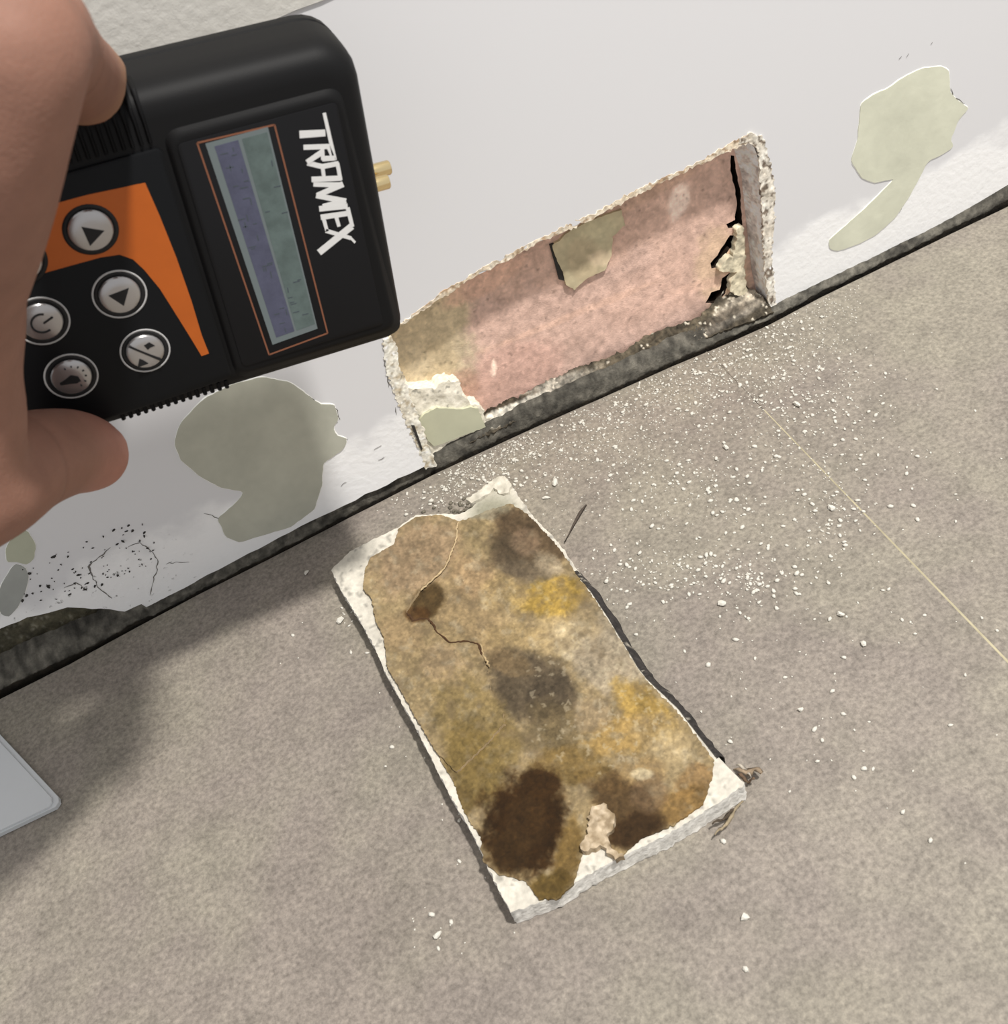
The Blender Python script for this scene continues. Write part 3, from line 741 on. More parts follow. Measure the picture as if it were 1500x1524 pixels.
def edge_thread(name, pts, z, w, col, seed, label):
    q = resample(FL(Z3(pts), z)[:, :2], .8, .18, False); V = []; T = []; n = len(q)
    wob = fbm(q, 3, 2, seed)
    for i in range(n):
        t = q[min(i + 1, n - 1)] - q[max(i - 1, 0)]; t /= np.linalg.norm(t) + 1e-9; nn = np.array([-t[1], t[0]]); ww = w * (1 + 1.4 * wob[i]) * (1 if 0 < i < n - 1 else .2)
        for a, dz in ((-1, 0), (-.4, .35), (.4, .35), (1, 0)): V.append((q[i][0] + nn[0] * a * ww, q[i][1] + nn[1] * a * ww, z + dz))
        if i:
            for k in range(3): T.append(((i - 1) * 4 + k, (i - 1) * 4 + k + 1, i * 4 + k + 1, i * 4 + k))
    mk(name, V, T, material(name, af(col), .95, vary=.3, vscale=700), piece)['label'] = label


edge_thread('tear_shade', [(312, 478), (330, 500), (372, 494), (398, 515), (404, 536), (452, 572), (500, 566), (538, 574), (552, 612)], ZT + 1.45, .4, (84, 58, 34), 5, 'dark line of painted shade along the torn edge of the tan layer')  # shadow under the torn ridge, painted as a dark thread
edge_thread('paper_curl', [(474, 188), (468, 250), (434, 330), (402, 362), (356, 405)], ZT + 1.45, .36, (206, 182, 142), 7, 'pale curled edge of the tan layer')
edge_thread('paper_curl', [(545, 575), (556, 610), (574, 650)], ZT + 1.5, .3, (196, 172, 130), 9, 'pale curled edge of the tan layer')

# knot of torn fibres near the lower edge
lump = Z3([(890, 1130), (905, 1100), (940, 1088), (975, 1120), (975, 1160), (950, 1190), (965, 1230), (1005, 1255), (980, 1265), (930, 1225), (880, 1240), (858, 1225), (890, 1185)])
sheet('fibre_lump', resample(f2(lump, ZT + 1.6), .8, .3), frame_floor(ZT + 1.6), 1.6, .8, M_attr, piece,
      lambda V, P: lin(np.clip((np.array([176, 158, 132.]) + 150 * fbm(proj(P), 7, 3, 3)[:, None]), 20, 245)) / 1.1, lambda p: 2.4 * fbm(p, 3, 3, 9) + .6)['label'] = 'tuft of torn fibres and crumbs'
# ragged crumbs at the upper corner and along the white bottom edge
cr1 = Z3([(500, 115), (545, 85), (575, 62), (600, 45), (622, 40), (645, 70), (640, 95), (612, 98), (590, 80), (560, 108), (520, 128)])
sheet('crumbled_corner', resample(f2(cr1, ZT + .8), .8, .25), frame_floor(ZT + .8), 1.0, .8, M_attr, piece,
      lambda V, P: lin(np.clip((np.array([222, 216, 200.]) + 70 * fbm(proj(P), 7, 3, 3)[:, None]), 20, 245)) / 1.3, lambda p: 1.8 * fbm(p, 3, 3, 9) + .4)
# dark paper edge on the right side
de = FL(Z3([(850, 345), (900, 405), (960, 495), (1050, 645), (1080, 685), (1180, 780), (1245, 865), (1305, 940)]), ZT)
de = np.stack([np.interp(np.linspace(0, 7, 90), range(8), de[:, k]) for k in range(3)], 1)
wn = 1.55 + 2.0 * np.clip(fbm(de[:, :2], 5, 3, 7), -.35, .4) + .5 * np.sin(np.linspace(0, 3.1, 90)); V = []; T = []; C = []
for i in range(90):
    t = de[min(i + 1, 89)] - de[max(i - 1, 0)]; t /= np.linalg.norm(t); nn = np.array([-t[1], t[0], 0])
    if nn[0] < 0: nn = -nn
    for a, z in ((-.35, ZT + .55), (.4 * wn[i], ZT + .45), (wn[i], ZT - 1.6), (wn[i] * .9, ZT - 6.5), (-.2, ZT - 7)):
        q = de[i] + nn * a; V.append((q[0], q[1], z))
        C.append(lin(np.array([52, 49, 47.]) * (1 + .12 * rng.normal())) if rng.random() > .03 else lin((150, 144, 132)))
    if i:
        for k in range(4): T.append(((i - 1) * 5 + k, (i - 1) * 5 + k + 1, i * 5 + k + 1, i * 5 + k))
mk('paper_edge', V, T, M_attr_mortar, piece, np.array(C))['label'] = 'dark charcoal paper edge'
# loose paper shreds at the right corner
def shred(name, pts, z, w, col, parent, label=None):
    q = FL(pts, z); V = []; T = []
    q = np.stack([np.interp(np.linspace(0, len(q) - 1, 12), range(len(q)), q[:, k]) for k in range(3)], 1)
    for i in range(12):
        t = q[min(i + 1, 11)] - q[max(i - 1, 0)]; t /= np.linalg.norm(t); nn = np.array([-t[1], t[0], 0]); ww = w * (.5 + rng.random() * .7) * (1 - .6 * abs(i - 5.5) / 5.5)
        zz = z + 1.0 * math.sin(i * .8)
        for s, dz in ((-1, 0), (0, .35), (1, 0), (0, -.25)): V.append((q[i][0] + nn[0] * ww * s, q[i][1] + nn[1] * ww * s, zz + dz))
        if i:
            for k in range(4): T.append(((i - 1) * 4 + k, (i - 1) * 4 + (k + 1) % 4, i * 4 + (k + 1) % 4, i * 4 + k))
    o = mk(name, V, T, material(name + '_mat', af(col), .95, vary=.35, vscale=500), parent)
    if label: o['label'] = label
    return o


for pts, w, c in (([(1092, 1145), (1108, 1150), (1122, 1143), (1134, 1152)], 1.3, (168, 148, 124)), ([(1098, 1152), (1112, 1162), (1124, 1160)], .9, (120, 98, 78)), ([(1096, 1138), (1110, 1146), (1118, 1158)], .8, (210, 200, 184)),
                  ([(1106, 1192), (1090, 1212), (1074, 1232), (1064, 1244)], .8, (176, 160, 132)), ([(1096, 1204), (1078, 1216), (1060, 1228)], .8, (92, 80, 66))):
    shred('paper_shred', pts, 3.0, w, c, piece)

# ------------------------------------------------------------------ white board corner at the lower left
zc = 2.6
ca = f2([(0, 1093), (85, 1184), (86, 1191), (81, 1199), (0, 1238)], zc)
d1 = ca[0] - ca[1]; d1 /= np.linalg.norm(d1); d2 = ca[4] - ca[3]; d2 /= np.linalg.norm(d2)
cq = np.array([ca[1] + d1 * 62, ca[1], ca[2], ca[3], ca[3] + d2 * 150, ca[3] + d2 * 150 + d1 * 62])
cc = cq.mean(0)
card = empty('white_panel', (cc[0], cc[1], 0), 'corner of a smooth white panel lying on the floor at the lower left edge', 'panel')
def slab_bevel(name, q, z0, z1, bev, mat, parent):
    c = q.mean(0); n = len(q); V = []; T = []
    for s, z in ((0, z0), (0, z1 - bev), (bev * .4, z1 - bev * .3), (bev, z1)):
        d = q - c; L = np.linalg.norm(d, axis=1)[:, None]
        r = c + d * (1 - s / L); V += [(a, b_, z) for a, b_ in r]
    for l in range(3):
        for i in range(n): T.append((l * n + i, l * n + (i + 1) % n, (l + 1) * n + (i + 1) % n, (l + 1) * n + i))
    T.append(tuple(range(n))); T.append(tuple(range(3 * n, 4 * n)))
    return mk(name, V, T, mat, parent, smooth=False)


slab_bevel('panel_body', cq, .2, zc - .7, .2, M_card, card)
c0 = cq.mean(0)
slab_bevel('panel_face', c0 + (cq - c0) * np.array([.965, .97]), zc - .7, zc, .3, M_card, card)

# ------------------------------------------------------------------ dust, crumbs and slivers on the floor
M_dust = material('gypsum_dust', af((244, 240, 228)), .95, spec=.2)
clus = [(850, 640, 60, 26, 60), (900, 610, 70, 26, 70), (985, 570, 70, 30, 90), (1080, 540, 70, 30, 70), (1130, 510, 45, 26, 60), (1165, 490, 22, 14, 30), (1175, 590, 60, 32, 80), (1240, 590, 50, 40, 55), (1070, 580, 90, 45, 70), (1070, 715, 45, 32, 60), (1130, 860, 60, 40, 40),
        (980, 840, 55, 26, 65), (1060, 860, 60, 22, 55), (1115, 862, 32, 22, 40), (1230, 770, 36, 40, 60), (1260, 700, 80, 60, 45), (1000, 730, 45, 30, 45), (920, 690, 60, 40, 40), (780, 690, 60, 20, 60), (720, 715, 50, 14, 80), (760, 665, 60, 14, 70), (900, 880, 36, 30, 25), (1200, 660, 60, 50, 45),
        (950, 560, 120, 60, 60), (1100, 760, 160, 130, 90), (1050, 1000, 160, 110, 45), (1300, 900, 120, 120, 25), (1200, 1130, 160, 120, 14), (660, 1390, 40, 20, 10), (690, 1210, 24, 60, 14), (560, 950, 50, 40, 10), (515, 905, 12, 14, 8), (590, 1060, 24, 50, 10), (650, 740, 60, 14, 70), (1000, 640, 160, 60, 60), (1130, 640, 140, 80, 60)]
V = []; T = []
flo_y = lambda x: np.interp(x, [q[0] for q in fe_px], [q[1] for q in fe_px])
for x, y, sx_, sy_, nn in clus:
    for i in range(int(nn * 1.5)):
        px = (x + sx_ * rng.normal(), y + sy_ * rng.normal())
        if px[1] < flo_y(px[0]) + 3: continue
        q = FL([px])[0]
        if inside(q[None, :2], brd_q)[0]: continue
        r = .30 + .75 * rng.random() ** 3.0
        grain(V, T, (q[0], q[1], r * .25), r, (1.2, .8, .55))
# a fine dusting in front of the cut-out
for i in range(1500):
    x = 660 + 620 * rng.random(); y = flo_y(x) + 4 + abs(rng.normal()) * (70 if x > 800 else 26)
    q = FL([(x, y)])[0]
    if inside(q[None, :2], brd_q)[0]: continue
    r = .16 + .26 * rng.random()
    grain(V, T, (q[0], q[1], r * .2), r, (1.1, .9, .5))
dust = mk('plaster_dust', V, T, M_dust, None, loc=(0, 0, 0))
tag(dust, 'white plaster dust and specks scattered on the grey floor in front of the cut-out', 'dust', kind='stuff')

chips = [((1186, 603), 2.2, (1.4, .7, .5), 'long white plaster chip in the dust below the right end of the cut-out'),
         ((1081, 667), 1.9, (1.3, .7, .6), 'oval white plaster chip lying alone in the middle of the dust'),
         ((826, 720), 3.0, (.6, 1.2, .5), 'largest pale plaster chip just above the dark brown sliver'),
         ((812, 742), 2.0, (1.4, .5, .4), 'narrow pale plaster flake beside the upper right corner of the board piece'),
         ((1238, 757), 2.2, (1.1, .9, .6), 'white plaster chip close to the yellowish floor joint'),
         ((1252, 916), 1.8, (1.0, .9, .7), 'white chip on bare floor between the board piece and the joint line'),
         ((1285, 960), 1.5, (.8, 1.0, .7), 'small white chip nearest the lower end of the joint line'),
         ((1109, 1366), 1.9, (.8, 1.0, .7), 'white chip on the bare floor below the right corner of the board piece'),
         ((1110, 1443), 1.4, (1, .9, .7), 'white chip lowest down on the bare floor'),
         ((652, 1394), 1.9, (1.2, .7, .6), 'white crumb to the left of the bottom corner of the board piece'),
         ((1192, 1058), 1.4, (1, .9, .7), 'white chip level with the dark right edge of the board piece'),
         ((457, 853), 1.6, (.8, 1.2, .6), 'white crumb left of the board piece, near the wall joint'),
         ((507, 925), 2.2, (1.2, .7, .6), 'white crumb beside the upper left edge of the board piece'),
         ((1075, 900), 1.9, (1.2, .8, .6), 'white crumb at the lower edge of the dust, right of the board piece')]
for (px, r, ax, lab) in chips:
    V = []; T = []; q = FL([px])[0]; grain(V, T, (0, 0, 0), r * .72, ax)
    V = np.array(V); V[:, 2] -= V[:, 2].min(); V += (q[0], q[1], 0)
    o = mk('plaster_chip', V, T, M_dust, None, smooth=False, loc=(q[0], q[1], 0)); tag(o, lab, 'plaster chip', 'larger plaster chips on the floor')
sl = FL([(872, 752), (866, 758), (856, 776), (846, 796), (840, 808)], .4); V = []; T = []
for i, wv in enumerate((.6, 1.5, 1.2, .5, .2)):
    V += [(sl[i][0] - wv, sl[i][1] - .2, .1), (sl[i][0], sl[i][1], .9), (sl[i][0] + wv, sl[i][1] + .2, .1)]
    if i: b0 = i * 3; T += [(b0 - 3, b0 - 2, b0 + 1, b0), (b0 - 2, b0 - 1, b0 + 2, b0 + 1), (b0 - 3, b0 - 1, b0 + 2, b0)]
tag(mk('wood_sliver', V, T, M_sliver, None, loc=sl[2]), 'dark brown sliver lying right of the board piece', 'sliver')
# dark fluff between joint and board piece
q0 = FL([(700, 765)], 0)[0]
V = []; T = []
for i in range(120):
    px = (700 + 28 * rng.normal(), 762 + 9 * rng.normal()); q = FL([px])[0]; r = .4 + .7 * rng.random() ** 2
    if inside(q[None, :2], brd_q)[0]: continue
    grain(V, T, (q[0], q[1], r * .3), r, (1.1, .9, .5))
tag(mk('grey_fluff', V, T, material('fluff', af((128, 122, 108)), .95, vary=.4, vscale=900), None, loc=q0), 'grey-green dust heap against the top edge of the board piece', 'dust', kind='stuff')

# ------------------------------------------------------------------ moisture meter
PH = math.radians(-9.5)
YF = -70.0
MO = W([(446, 330)], YF)[0]
EU = np.array([math.cos(PH), 0, math.sin(PH)]); EV = np.array([-math.sin(PH), 0, math.cos(PH)])


def muv(px, y=YF):
    d = W(px, y) - np.array([MO[0], y, MO[2]])
    return np.stack([d @ EU, d @ EV], 1)


def mpt(uv, y):
    uv = np.atleast_2d(uv); y = np.broadcast_to(y, (len(uv),))
    p = np.outer(uv[:, 0], EU) + np.outer(uv[:, 1], EV) + np.array([MO[0], 0, MO[2]])
    p[:, 1] += y; return p


meter = empty('moisture_meter', mpt([(-30, -45)], -56)[0], 'black handheld moisture meter with display and orange keypad, held in front of the wall', 'meter')


def rrect(u0, u1, v0, v1, r, n=6):
    r = r if isinstance(r, (tuple, list)) else (r,) * 4
    out = []
    for (cx, cy, a0, rr) in ((u1, v1, 0, r[0]), (u0, v1, 90, r[1]), (u0, v0, 180, r[2]), (u1, v0, 270, r[3])):
        sx = -1 if cx == u1 else 1; sy = -1 if cy == v1 else 1
        for k in range(n + 1):
            a = math.radians(a0 + 90 * k / n); out.append((cx + sx * rr + rr * math.cos(a), cy + sy * rr + rr * math.sin(a)))
    return np.array(out)


def loft(name, levels, mat, parent, cap0=True, cap1=True, smooth=False):
    """levels: list of (uv outline, y)"""
    V = []; T = []; n = len(levels[0][0])
    for uv, y in levels: V += mpt(uv, y).tolist()
    for l in range(len(levels) - 1):
        for i in range(n): T.append((l * n + i, l * n + (i + 1) % n, (l + 1) * n + (i + 1) % n, (l + 1) * n + i))
    if cap0: T.append(tuple(range(n)))
    if cap1: T.append(tuple(range((len(levels) - 1) * n, len(levels) * n)))
    o = mk(name, V, T, mat, parent, smooth=True)
    o.data.set_sharp_from_angle(angle=math.radians(32)) if hasattr(o.data, 'set_sharp_from_angle') else None
    return o


UL = -92.0
R4 = (10, 4, 4, 6)
body_lv = []
for ins, y in ((4, -41), (1.2, -42.2), (0, -45), (0, -48), (.9, -48.6), (.9, -49.2), (0, -49.8), (.1, -57), (.3, -61.5), (.9, -64.4), (2.2, -66.8), (4.6, -68.3), (7.5, -68.8)):
    body_lv.append((rrect(UL + ins, 23.5 - ins * .8, -45.2 + ins, 41.0 - ins, tuple(max(r - ins * .6, 1) for r in R4)), y))
loft('housing', body_lv, M_black, meter)
# raised display module: big sloping shoulder
def quad_round(q, r, n=5):
    q = np.asarray(q, float); out = []
    m_ = len(q)
    for i in range(m_):
        a, b_, c = q[i - 1], q[i], q[(i + 1) % m_]
        d1 = (a - b_) / np.linalg.norm(a - b_); d2 = (c - b_) / np.linalg.norm(c - b_)
        p0 = b_ + d1 * r; p1 = b_ + d2 * r
        for k in range(n + 1):
            t = k / n; out.append((1 - t) ** 2 * p0 + 2 * t * (1 - t) * b_ + t * t * p1)
    return np.array(out)


mod = np.array([(16.2, 29.2), (-25.5, 28.8), (-25.5, -38.6), (19.5, -38.6)])
loft('display_housing', [(quad_round(mod + np.sign(mod - mod.mean(0)) * np.array([s, s * 1.6]), 4), y) for s, y in ((2.6, -66.6), (1.4, -68.3), (.5, -69.3), (.1, -69.8), (-.4, -70), (-1.2, -70.0))], M_black, meter)
pl_uv = muv([(262, 225), (490, 163), (556, 452), (357, 533)])
pl_uv = np.array([(15.2, 27.6), (-24.0, 27.2), (-24.0, -36.4), (16.2, -36.4)])
loft('face_plate', [(quad_round(pl_uv, 1.5), -69.9), (quad_round(pl_uv, 1.5), -70.25), (quad_round(pl_uv * .995, 1.5), -70.32)], M_face, meter)
def flat(name, uv, y, th, mat, parent=meter, bev=0.0):
    uv = np.asarray(uv, float)
    n = len(uv)
    r = delaunay_2d_cdt([Vector(p_) for p_ in uv], [(i, (i + 1) % n) for i in range(n)], [], 1, 1e-7)
    P2 = np.array([(v.x, v.y) for v in r[0]]); F = [tuple(f) for f in r[2]]
    cnt = {}
    for f in F:
        for i in range(len(f)): e = tuple(sorted((f[i], f[(i + 1) % len(f)]))); cnt[e] = cnt.get(e, 0) + 1
    k = len(P2); V = np.concatenate([mpt(P2, y - th), mpt(P2, y)])
    T = F + [(a, b_, b_ + k, a + k) for (a, b_), c in cnt.items() if c == 1]
    return mk(name, V, T, mat, parent, smooth=False)


def strokes(name, polys, y, th, mat, parent):
    V = []; T = []
    for uv in polys:
        uv = np.asarray(uv); n = len(uv); b0 = len(V)
        V += mpt(uv, y - th).tolist() + mpt(uv, y).tolist()
        T.append(tuple(range(b0, b0 + n)))
        for i in range(n): T.append((b0 + i, b0 + (i + 1) % n, b0 + n + (i + 1) % n, b0 + n + i))
    return mk(name, V, T, mat, parent, smooth=False)


def bar(a, b_, w0, w1=None):
    a = np.asarray(a, float); b_ = np.asarray(b_, float); w1 = w0 if w1 is None else w1
    d = (b_ - a) / np.linalg.norm(b_ - a); nn = np.array([-d[1], d[0]])
    return [a + nn * w0 / 2, b_ + nn * w1 / 2, b_ - nn * w1 / 2, a - nn * w0 / 2]


# display
dq = np.array([(-.2, 26.0), (-19.2, 26.0), (-17.0, -34.6), (.2, -34.2)])
dq = muv([(408, 185), (293, 212), (400, 527), (487, 495)])
strokes('display_border', [bar(dq[i], dq[(i + 1) % 4], .42) for i in range(4)], -70.32, .06, M_line, meter)
lq = muv([(398, 188), (305, 213), (405, 512), (472, 488)])
lcd = flat('display', lq, -70.3, .12, M_lcd_m)
lcd['label'] = 'blue-grey two-row liquid crystal display'
lerp = lambda a, b_, t: a + (b_ - a) * t
cA, cB = lerp(lq[1], lq[0], .12), lerp(lq[1], lq[0], .50); cC, cD = lerp(lq[2], lq[3], .12), lerp(lq[2], lq[3], .52)
flat('display_row', [lerp(cA, cC, .02), lerp(cB, cD, .02), lerp(cB, cD, .97), lerp(cA, cC, .97)][::-1], -70.42, .04, M_lcd_b, lcd)
cE, cF = lerp(lq[1], lq[0], .56), lerp(lq[1], lq[0], .97); cG, cH = lerp(lq[2], lq[3], .56), lerp(lq[2], lq[3], .97)
flat('display_row', [lerp(cE, cG, .02), lerp(cF, cH, .02), lerp(cF, cH, .97), lerp(cE, cG, .97)][::-1], -70.42, .04, M_lcd_g, lcd)
seg = []
for k in range(44):                                   # faint unreadable segment clusters
    t = .05 + .9 * rng.random(); s_ = .1 + .8 * rng.random()
    row = rng.random() > .5
    a, b_, c, d = (cE, cF, cG, cH) if row else (cA, cB, cC, cD)
    if row and .42 < t < .68: continue
    p_ = lerp(lerp(a, b_, s_), lerp(c, d, s_), t)
    an = (0 if rng.random() > .5 else math.pi / 2) - .05
    v_ = np.array([math.cos(an), math.sin(an)]) * (.5 + .5 * rng.random())
    seg.append(bar(p_ - v_, p_ + v_, .28))
strokes('segments', seg, -70.46, .03, M_lcd_t, lcd)['kind'] = 'stuff'

# lettering on the face
LT = lambda pts: muv(zp(pts, 420, 140, .17065))
letters = [                                           # strokes: (x, y, x, y, width at start, width at end) in the blown-up crop
    ('T', [(147, 348, 372, 334, 66, 58), (362, 160, 456, 572, 30, 34)]),
    ('R', [(182, 460, 404, 452, 44, 44), (392, 440, 448, 570, 34, 34), (345, 560, 456, 552, 44, 44), (345, 470, 352, 570, 34, 34), (348, 498, 212, 590, 46, 42)]),
    ('A', [(216, 596, 345, 628, 44, 44), (345, 628, 488, 600, 44, 40), (476, 596, 505, 745, 34, 34), (252, 740, 512, 728, 46, 44), (345, 615, 362, 735, 32, 32)]),
    ('M', [(268, 782, 522, 788, 40, 44), (528, 780, 300, 880, 50, 44), (292, 880, 552, 930, 44, 48), (552, 925, 350, 975, 44, 40), (318, 996, 566, 972, 46, 44)]),
    ('E', [(332, 1070, 580, 1034, 46, 44), (352, 1062, 388, 1192, 34, 30), (462, 1050, 492, 1150, 34, 30), (566, 985, 608, 1152, 36, 34)]),
    ('X', [(604, 1146, 318, 1378, 58, 56), (376, 1186, 596, 1252, 36, 32), (585, 1240, 632, 1290, 22, 20)]),
]
for ch, ps_ in letters:
    V = []; T = []
    for k, (x0, y0, x1, y1, a0, a1) in enumerate(ps_):
        q = LT(bar((x0, y0), (x1, y1), a0, a1)); b0 = len(V)
        V += mpt(q, -70.3).tolist() + mpt(q, -70.40 - .014 * k).tolist()
        T += [(b0, b0 + 1, b0 + 2, b0 + 3), (b0 + 4, b0 + 5, b0 + 6, b0 + 7)] + [(b0 + i, b0 + (i + 1) % 4, b0 + 4 + (i + 1) % 4, b0 + 4 + i) for i in range(4)]
    mk('letter', V, T, M_white, meter, smooth=False)

# keypad
kp = np.array([(-27.5, 27.2), (-96 + 8, 26.0), (-96 + 8, -41.0), (-27.5, -39.0)])
loft('keypad', [(quad_round(kp, 2.0), -68.0), (quad_round(kp, 2.0), -69.6), (quad_round(kp + np.array([(-.5, -.5), (.5, -.5), (.5, .5), (-.5, .5)]), 2.0), -69.9)], M_keypad, meter)
og = [(-10, 328), (56, 310), (130, 290), (216, 272), (238, 322), (262, 382), (285, 448), (300, 498), (311, 526), (300, 530), (285, 505), (262, 468), (238, 430), (215, 402), (198, 386), (178, 379), (150, 383), (110, 394), (60, 408), (30, 418), (-10, 428)]
flat('orange_panel', muv(og, -69.95)[::-1], -69.9, .08, M_orange)['label'] = 'orange printed field of the keypad'


def circ(c, r, n=28): return np.array([(c[0] + r * math.cos(2 * math.pi * k / n), c[1] + r * math.sin(2 * math.pi * k / n)) for k in range(n)])


def ring(name, c, r0, r1, y, mat, parent):
    n = 36; V = []; T = []
    for r, yy in ((r0, y), (r0, y - .12), (r1, y - .12), (r1, y)): V += mpt(circ(c, r, n), yy).tolist()
    for l in range(3):
        for i in range(n): T.append((l * n + i, l * n + (i + 1) % n, (l + 1) * n + (i + 1) % n, (l + 1) * n + i))
    return mk(name, V, T, mat, parent)


def button(px, r, ring_mat, icons, label):
    c = muv([px], -70)[0]
    b_ = loft('button', [(circ(c, r), -69.7), (circ(c, r), -70.4), (circ(c, r * .95), -70.75), (circ(c, r * .8), -71.0), (circ(c, r * .5), -71.12), (circ(c, r * .2), -71.15)], M_steel, meter)
    b_.data.polygons.foreach_set('use_smooth', np.ones(len(b_.data.polygons), bool))
    b_['label'] = label
    if ring_mat is M_ring: ring('button_ring', c, r * 1.24, r * 1.33, -69.98, M_ring, b_)
    ring('button_well', c, r * 1.0, r * 1.24, -69.95, M_ink, b_)
    if icons: strokes('icon', [np.asarray(q) + c for q in icons], -71.1, .14, M_ink, b_)
    return b_


def rel(px_c, pts, x0, y0, s): 
    c = muv([px_c], -71)[0]; return muv(zp(pts, x0, y0, s), -71) - c


K = (0, 250, .24286)
rb = 5.0
button((135, 342), rb * 1.04, None, [rel((135, 342), [(495, 348), (635, 372), (548, 465)], *K)], 'round steel arrow button on the orange field')
button((178, 438), rb, M_ring, [rel((178, 438), [(660, 770), (785, 722), (755, 832)], *K)], 'round steel arrow button on the black field')
cP = muv([(61, 477)], -71)[0]
arc = [np.array((math.cos(a), math.sin(a))) for a in np.linspace(math.radians(62), math.radians(298), 15)]
pw = [[a0 * 2.75, b0 * 2.75, b0 * 2.25, a0 * 2.25] for a0, b0 in zip(arc[:-1], arc[1:])]
pw.append(bar((.3, -.1), (2.9, .9), .5))
button((62, 478), rb, M_ring, pw, 'round steel power button')
button((216, 522), rb * .96, M_ring, [rel((216, 522), [(780, 1085), (790, 1078), (985, 1155), (978, 1168)], *K), rel((216, 522), [(878, 1075), (910, 1055), (945, 1075), (920, 1085), (900, 1100)], *K), rel((216, 522), [(850, 1155), (875, 1165), (905, 1185), (840, 1208)], *K)], 'round steel button with a slanted line')
button((106, 560), rb, M_ring, [rel((106, 560), [(362, 1305), (400, 1280), (430, 1255), (475, 1262), (492, 1290), (470, 1305), (430, 1308), (370, 1318)], *K)] +
       [bar(np.array((math.cos(a), math.sin(a))) * 2.9 + (.4, .2), np.array((math.cos(a), math.sin(a))) * 3.4 + (.4, .2), .3) for a in np.linspace(-1.2, 1.9, 7)], 'round steel button with a lamp symbol')
button((28, 388), rb * 1.04, None, None, 'round steel button half hidden by the hand')

# grip ribs across the upper and lower flanks
for k in range(15):
    u = -29.5 - 2.05 * k
    loft('grip_rib', [(rrect(u - .62, u + .62, 27.9, 41.35 - .25 * k, .5, 3), -60), (rrect(u - .62, u + .62, 27.9, 40.6 - .25 * k, .5, 3), -66.5), (rrect(u - .45, u + .45, 28.3, 37.5, .4, 3), -69.0), (rrect(u - .2, u + .2, 28.6, 34.0, .18, 3), -69.6)], M_rib, meter)
for k in range(15):
    u = -29.5 - 2.05 * k
    loft('grip_rib', [(rrect(u - .62, u + .62, -44.6, -39.8, .5, 3), -64.5), (rrect(u - .62, u + .62, -44.0, -39.8, .5, 3), -66.6), (rrect(u - .4, u + .4, -42.6, -40.0, .3, 3), -68.8)], M_rib, meter)
# brass contact pins on the right end
for px_, yy in (((568, 252), -52), ((566, 273), -58)):
    c = muv([px_], yy)[0]; V = []; T = []; n = 16
    for (u, r) in ((20, 2.0), (c[0] + 2.0, 2.0), (c[0] + 2.4, 1.7), (c[0] + 2.4, .9), (c[0] + 1.4, .8)):
        for k in range(n):
            a = 2 * math.pi * k / n; V.append((mpt([(u, c[1] + r * math.cos(a))], yy + r * math.sin(a))[0]).tolist())
    for l in range(4):
        for i in range(n): T.append((l * n + i, l * n + (i + 1) % n, (l + 1) * n + (i + 1) % n, (l + 1) * n + i))
    T.append(tuple(range(4 * n, 5 * n)))
    mk('contact_pin', V, T, M_brass, meter)

# ------------------------------------------------------------------ the hand holding the meter
def chain(pts):
    """pts: (px, py, depth plane y, radius mm) -> dense list of spheres"""
    P = [np.append(W([(a, b_)], y)[0], r) for a, b_, y, r in pts]
    P = np.array(P); out = []
    # Catmull-Rom so that joints bend softly
    Q = np.concatenate([[2 * P[0] - P[1]], P, [2 * P[-1] - P[-2]]])
    for i in range(1, len(Q) - 2):
        p0, p1, p2, p3 = Q[i - 1:i + 3]; L = np.linalg.norm(p2[:3] - p1[:3]); k = max(3, int(L / 1.6))
        for j in range(k):
            t = j / k
            out.append(.5 * ((2 * p1) + (p2 - p0) * t + (2 * p0 - 5 * p1 + 4 * p2 - p3) * t * t + (3 * p1 - p0 - 3 * p2 + p3) * t ** 3))
    out.append(P[-1])
    return np.array(out)


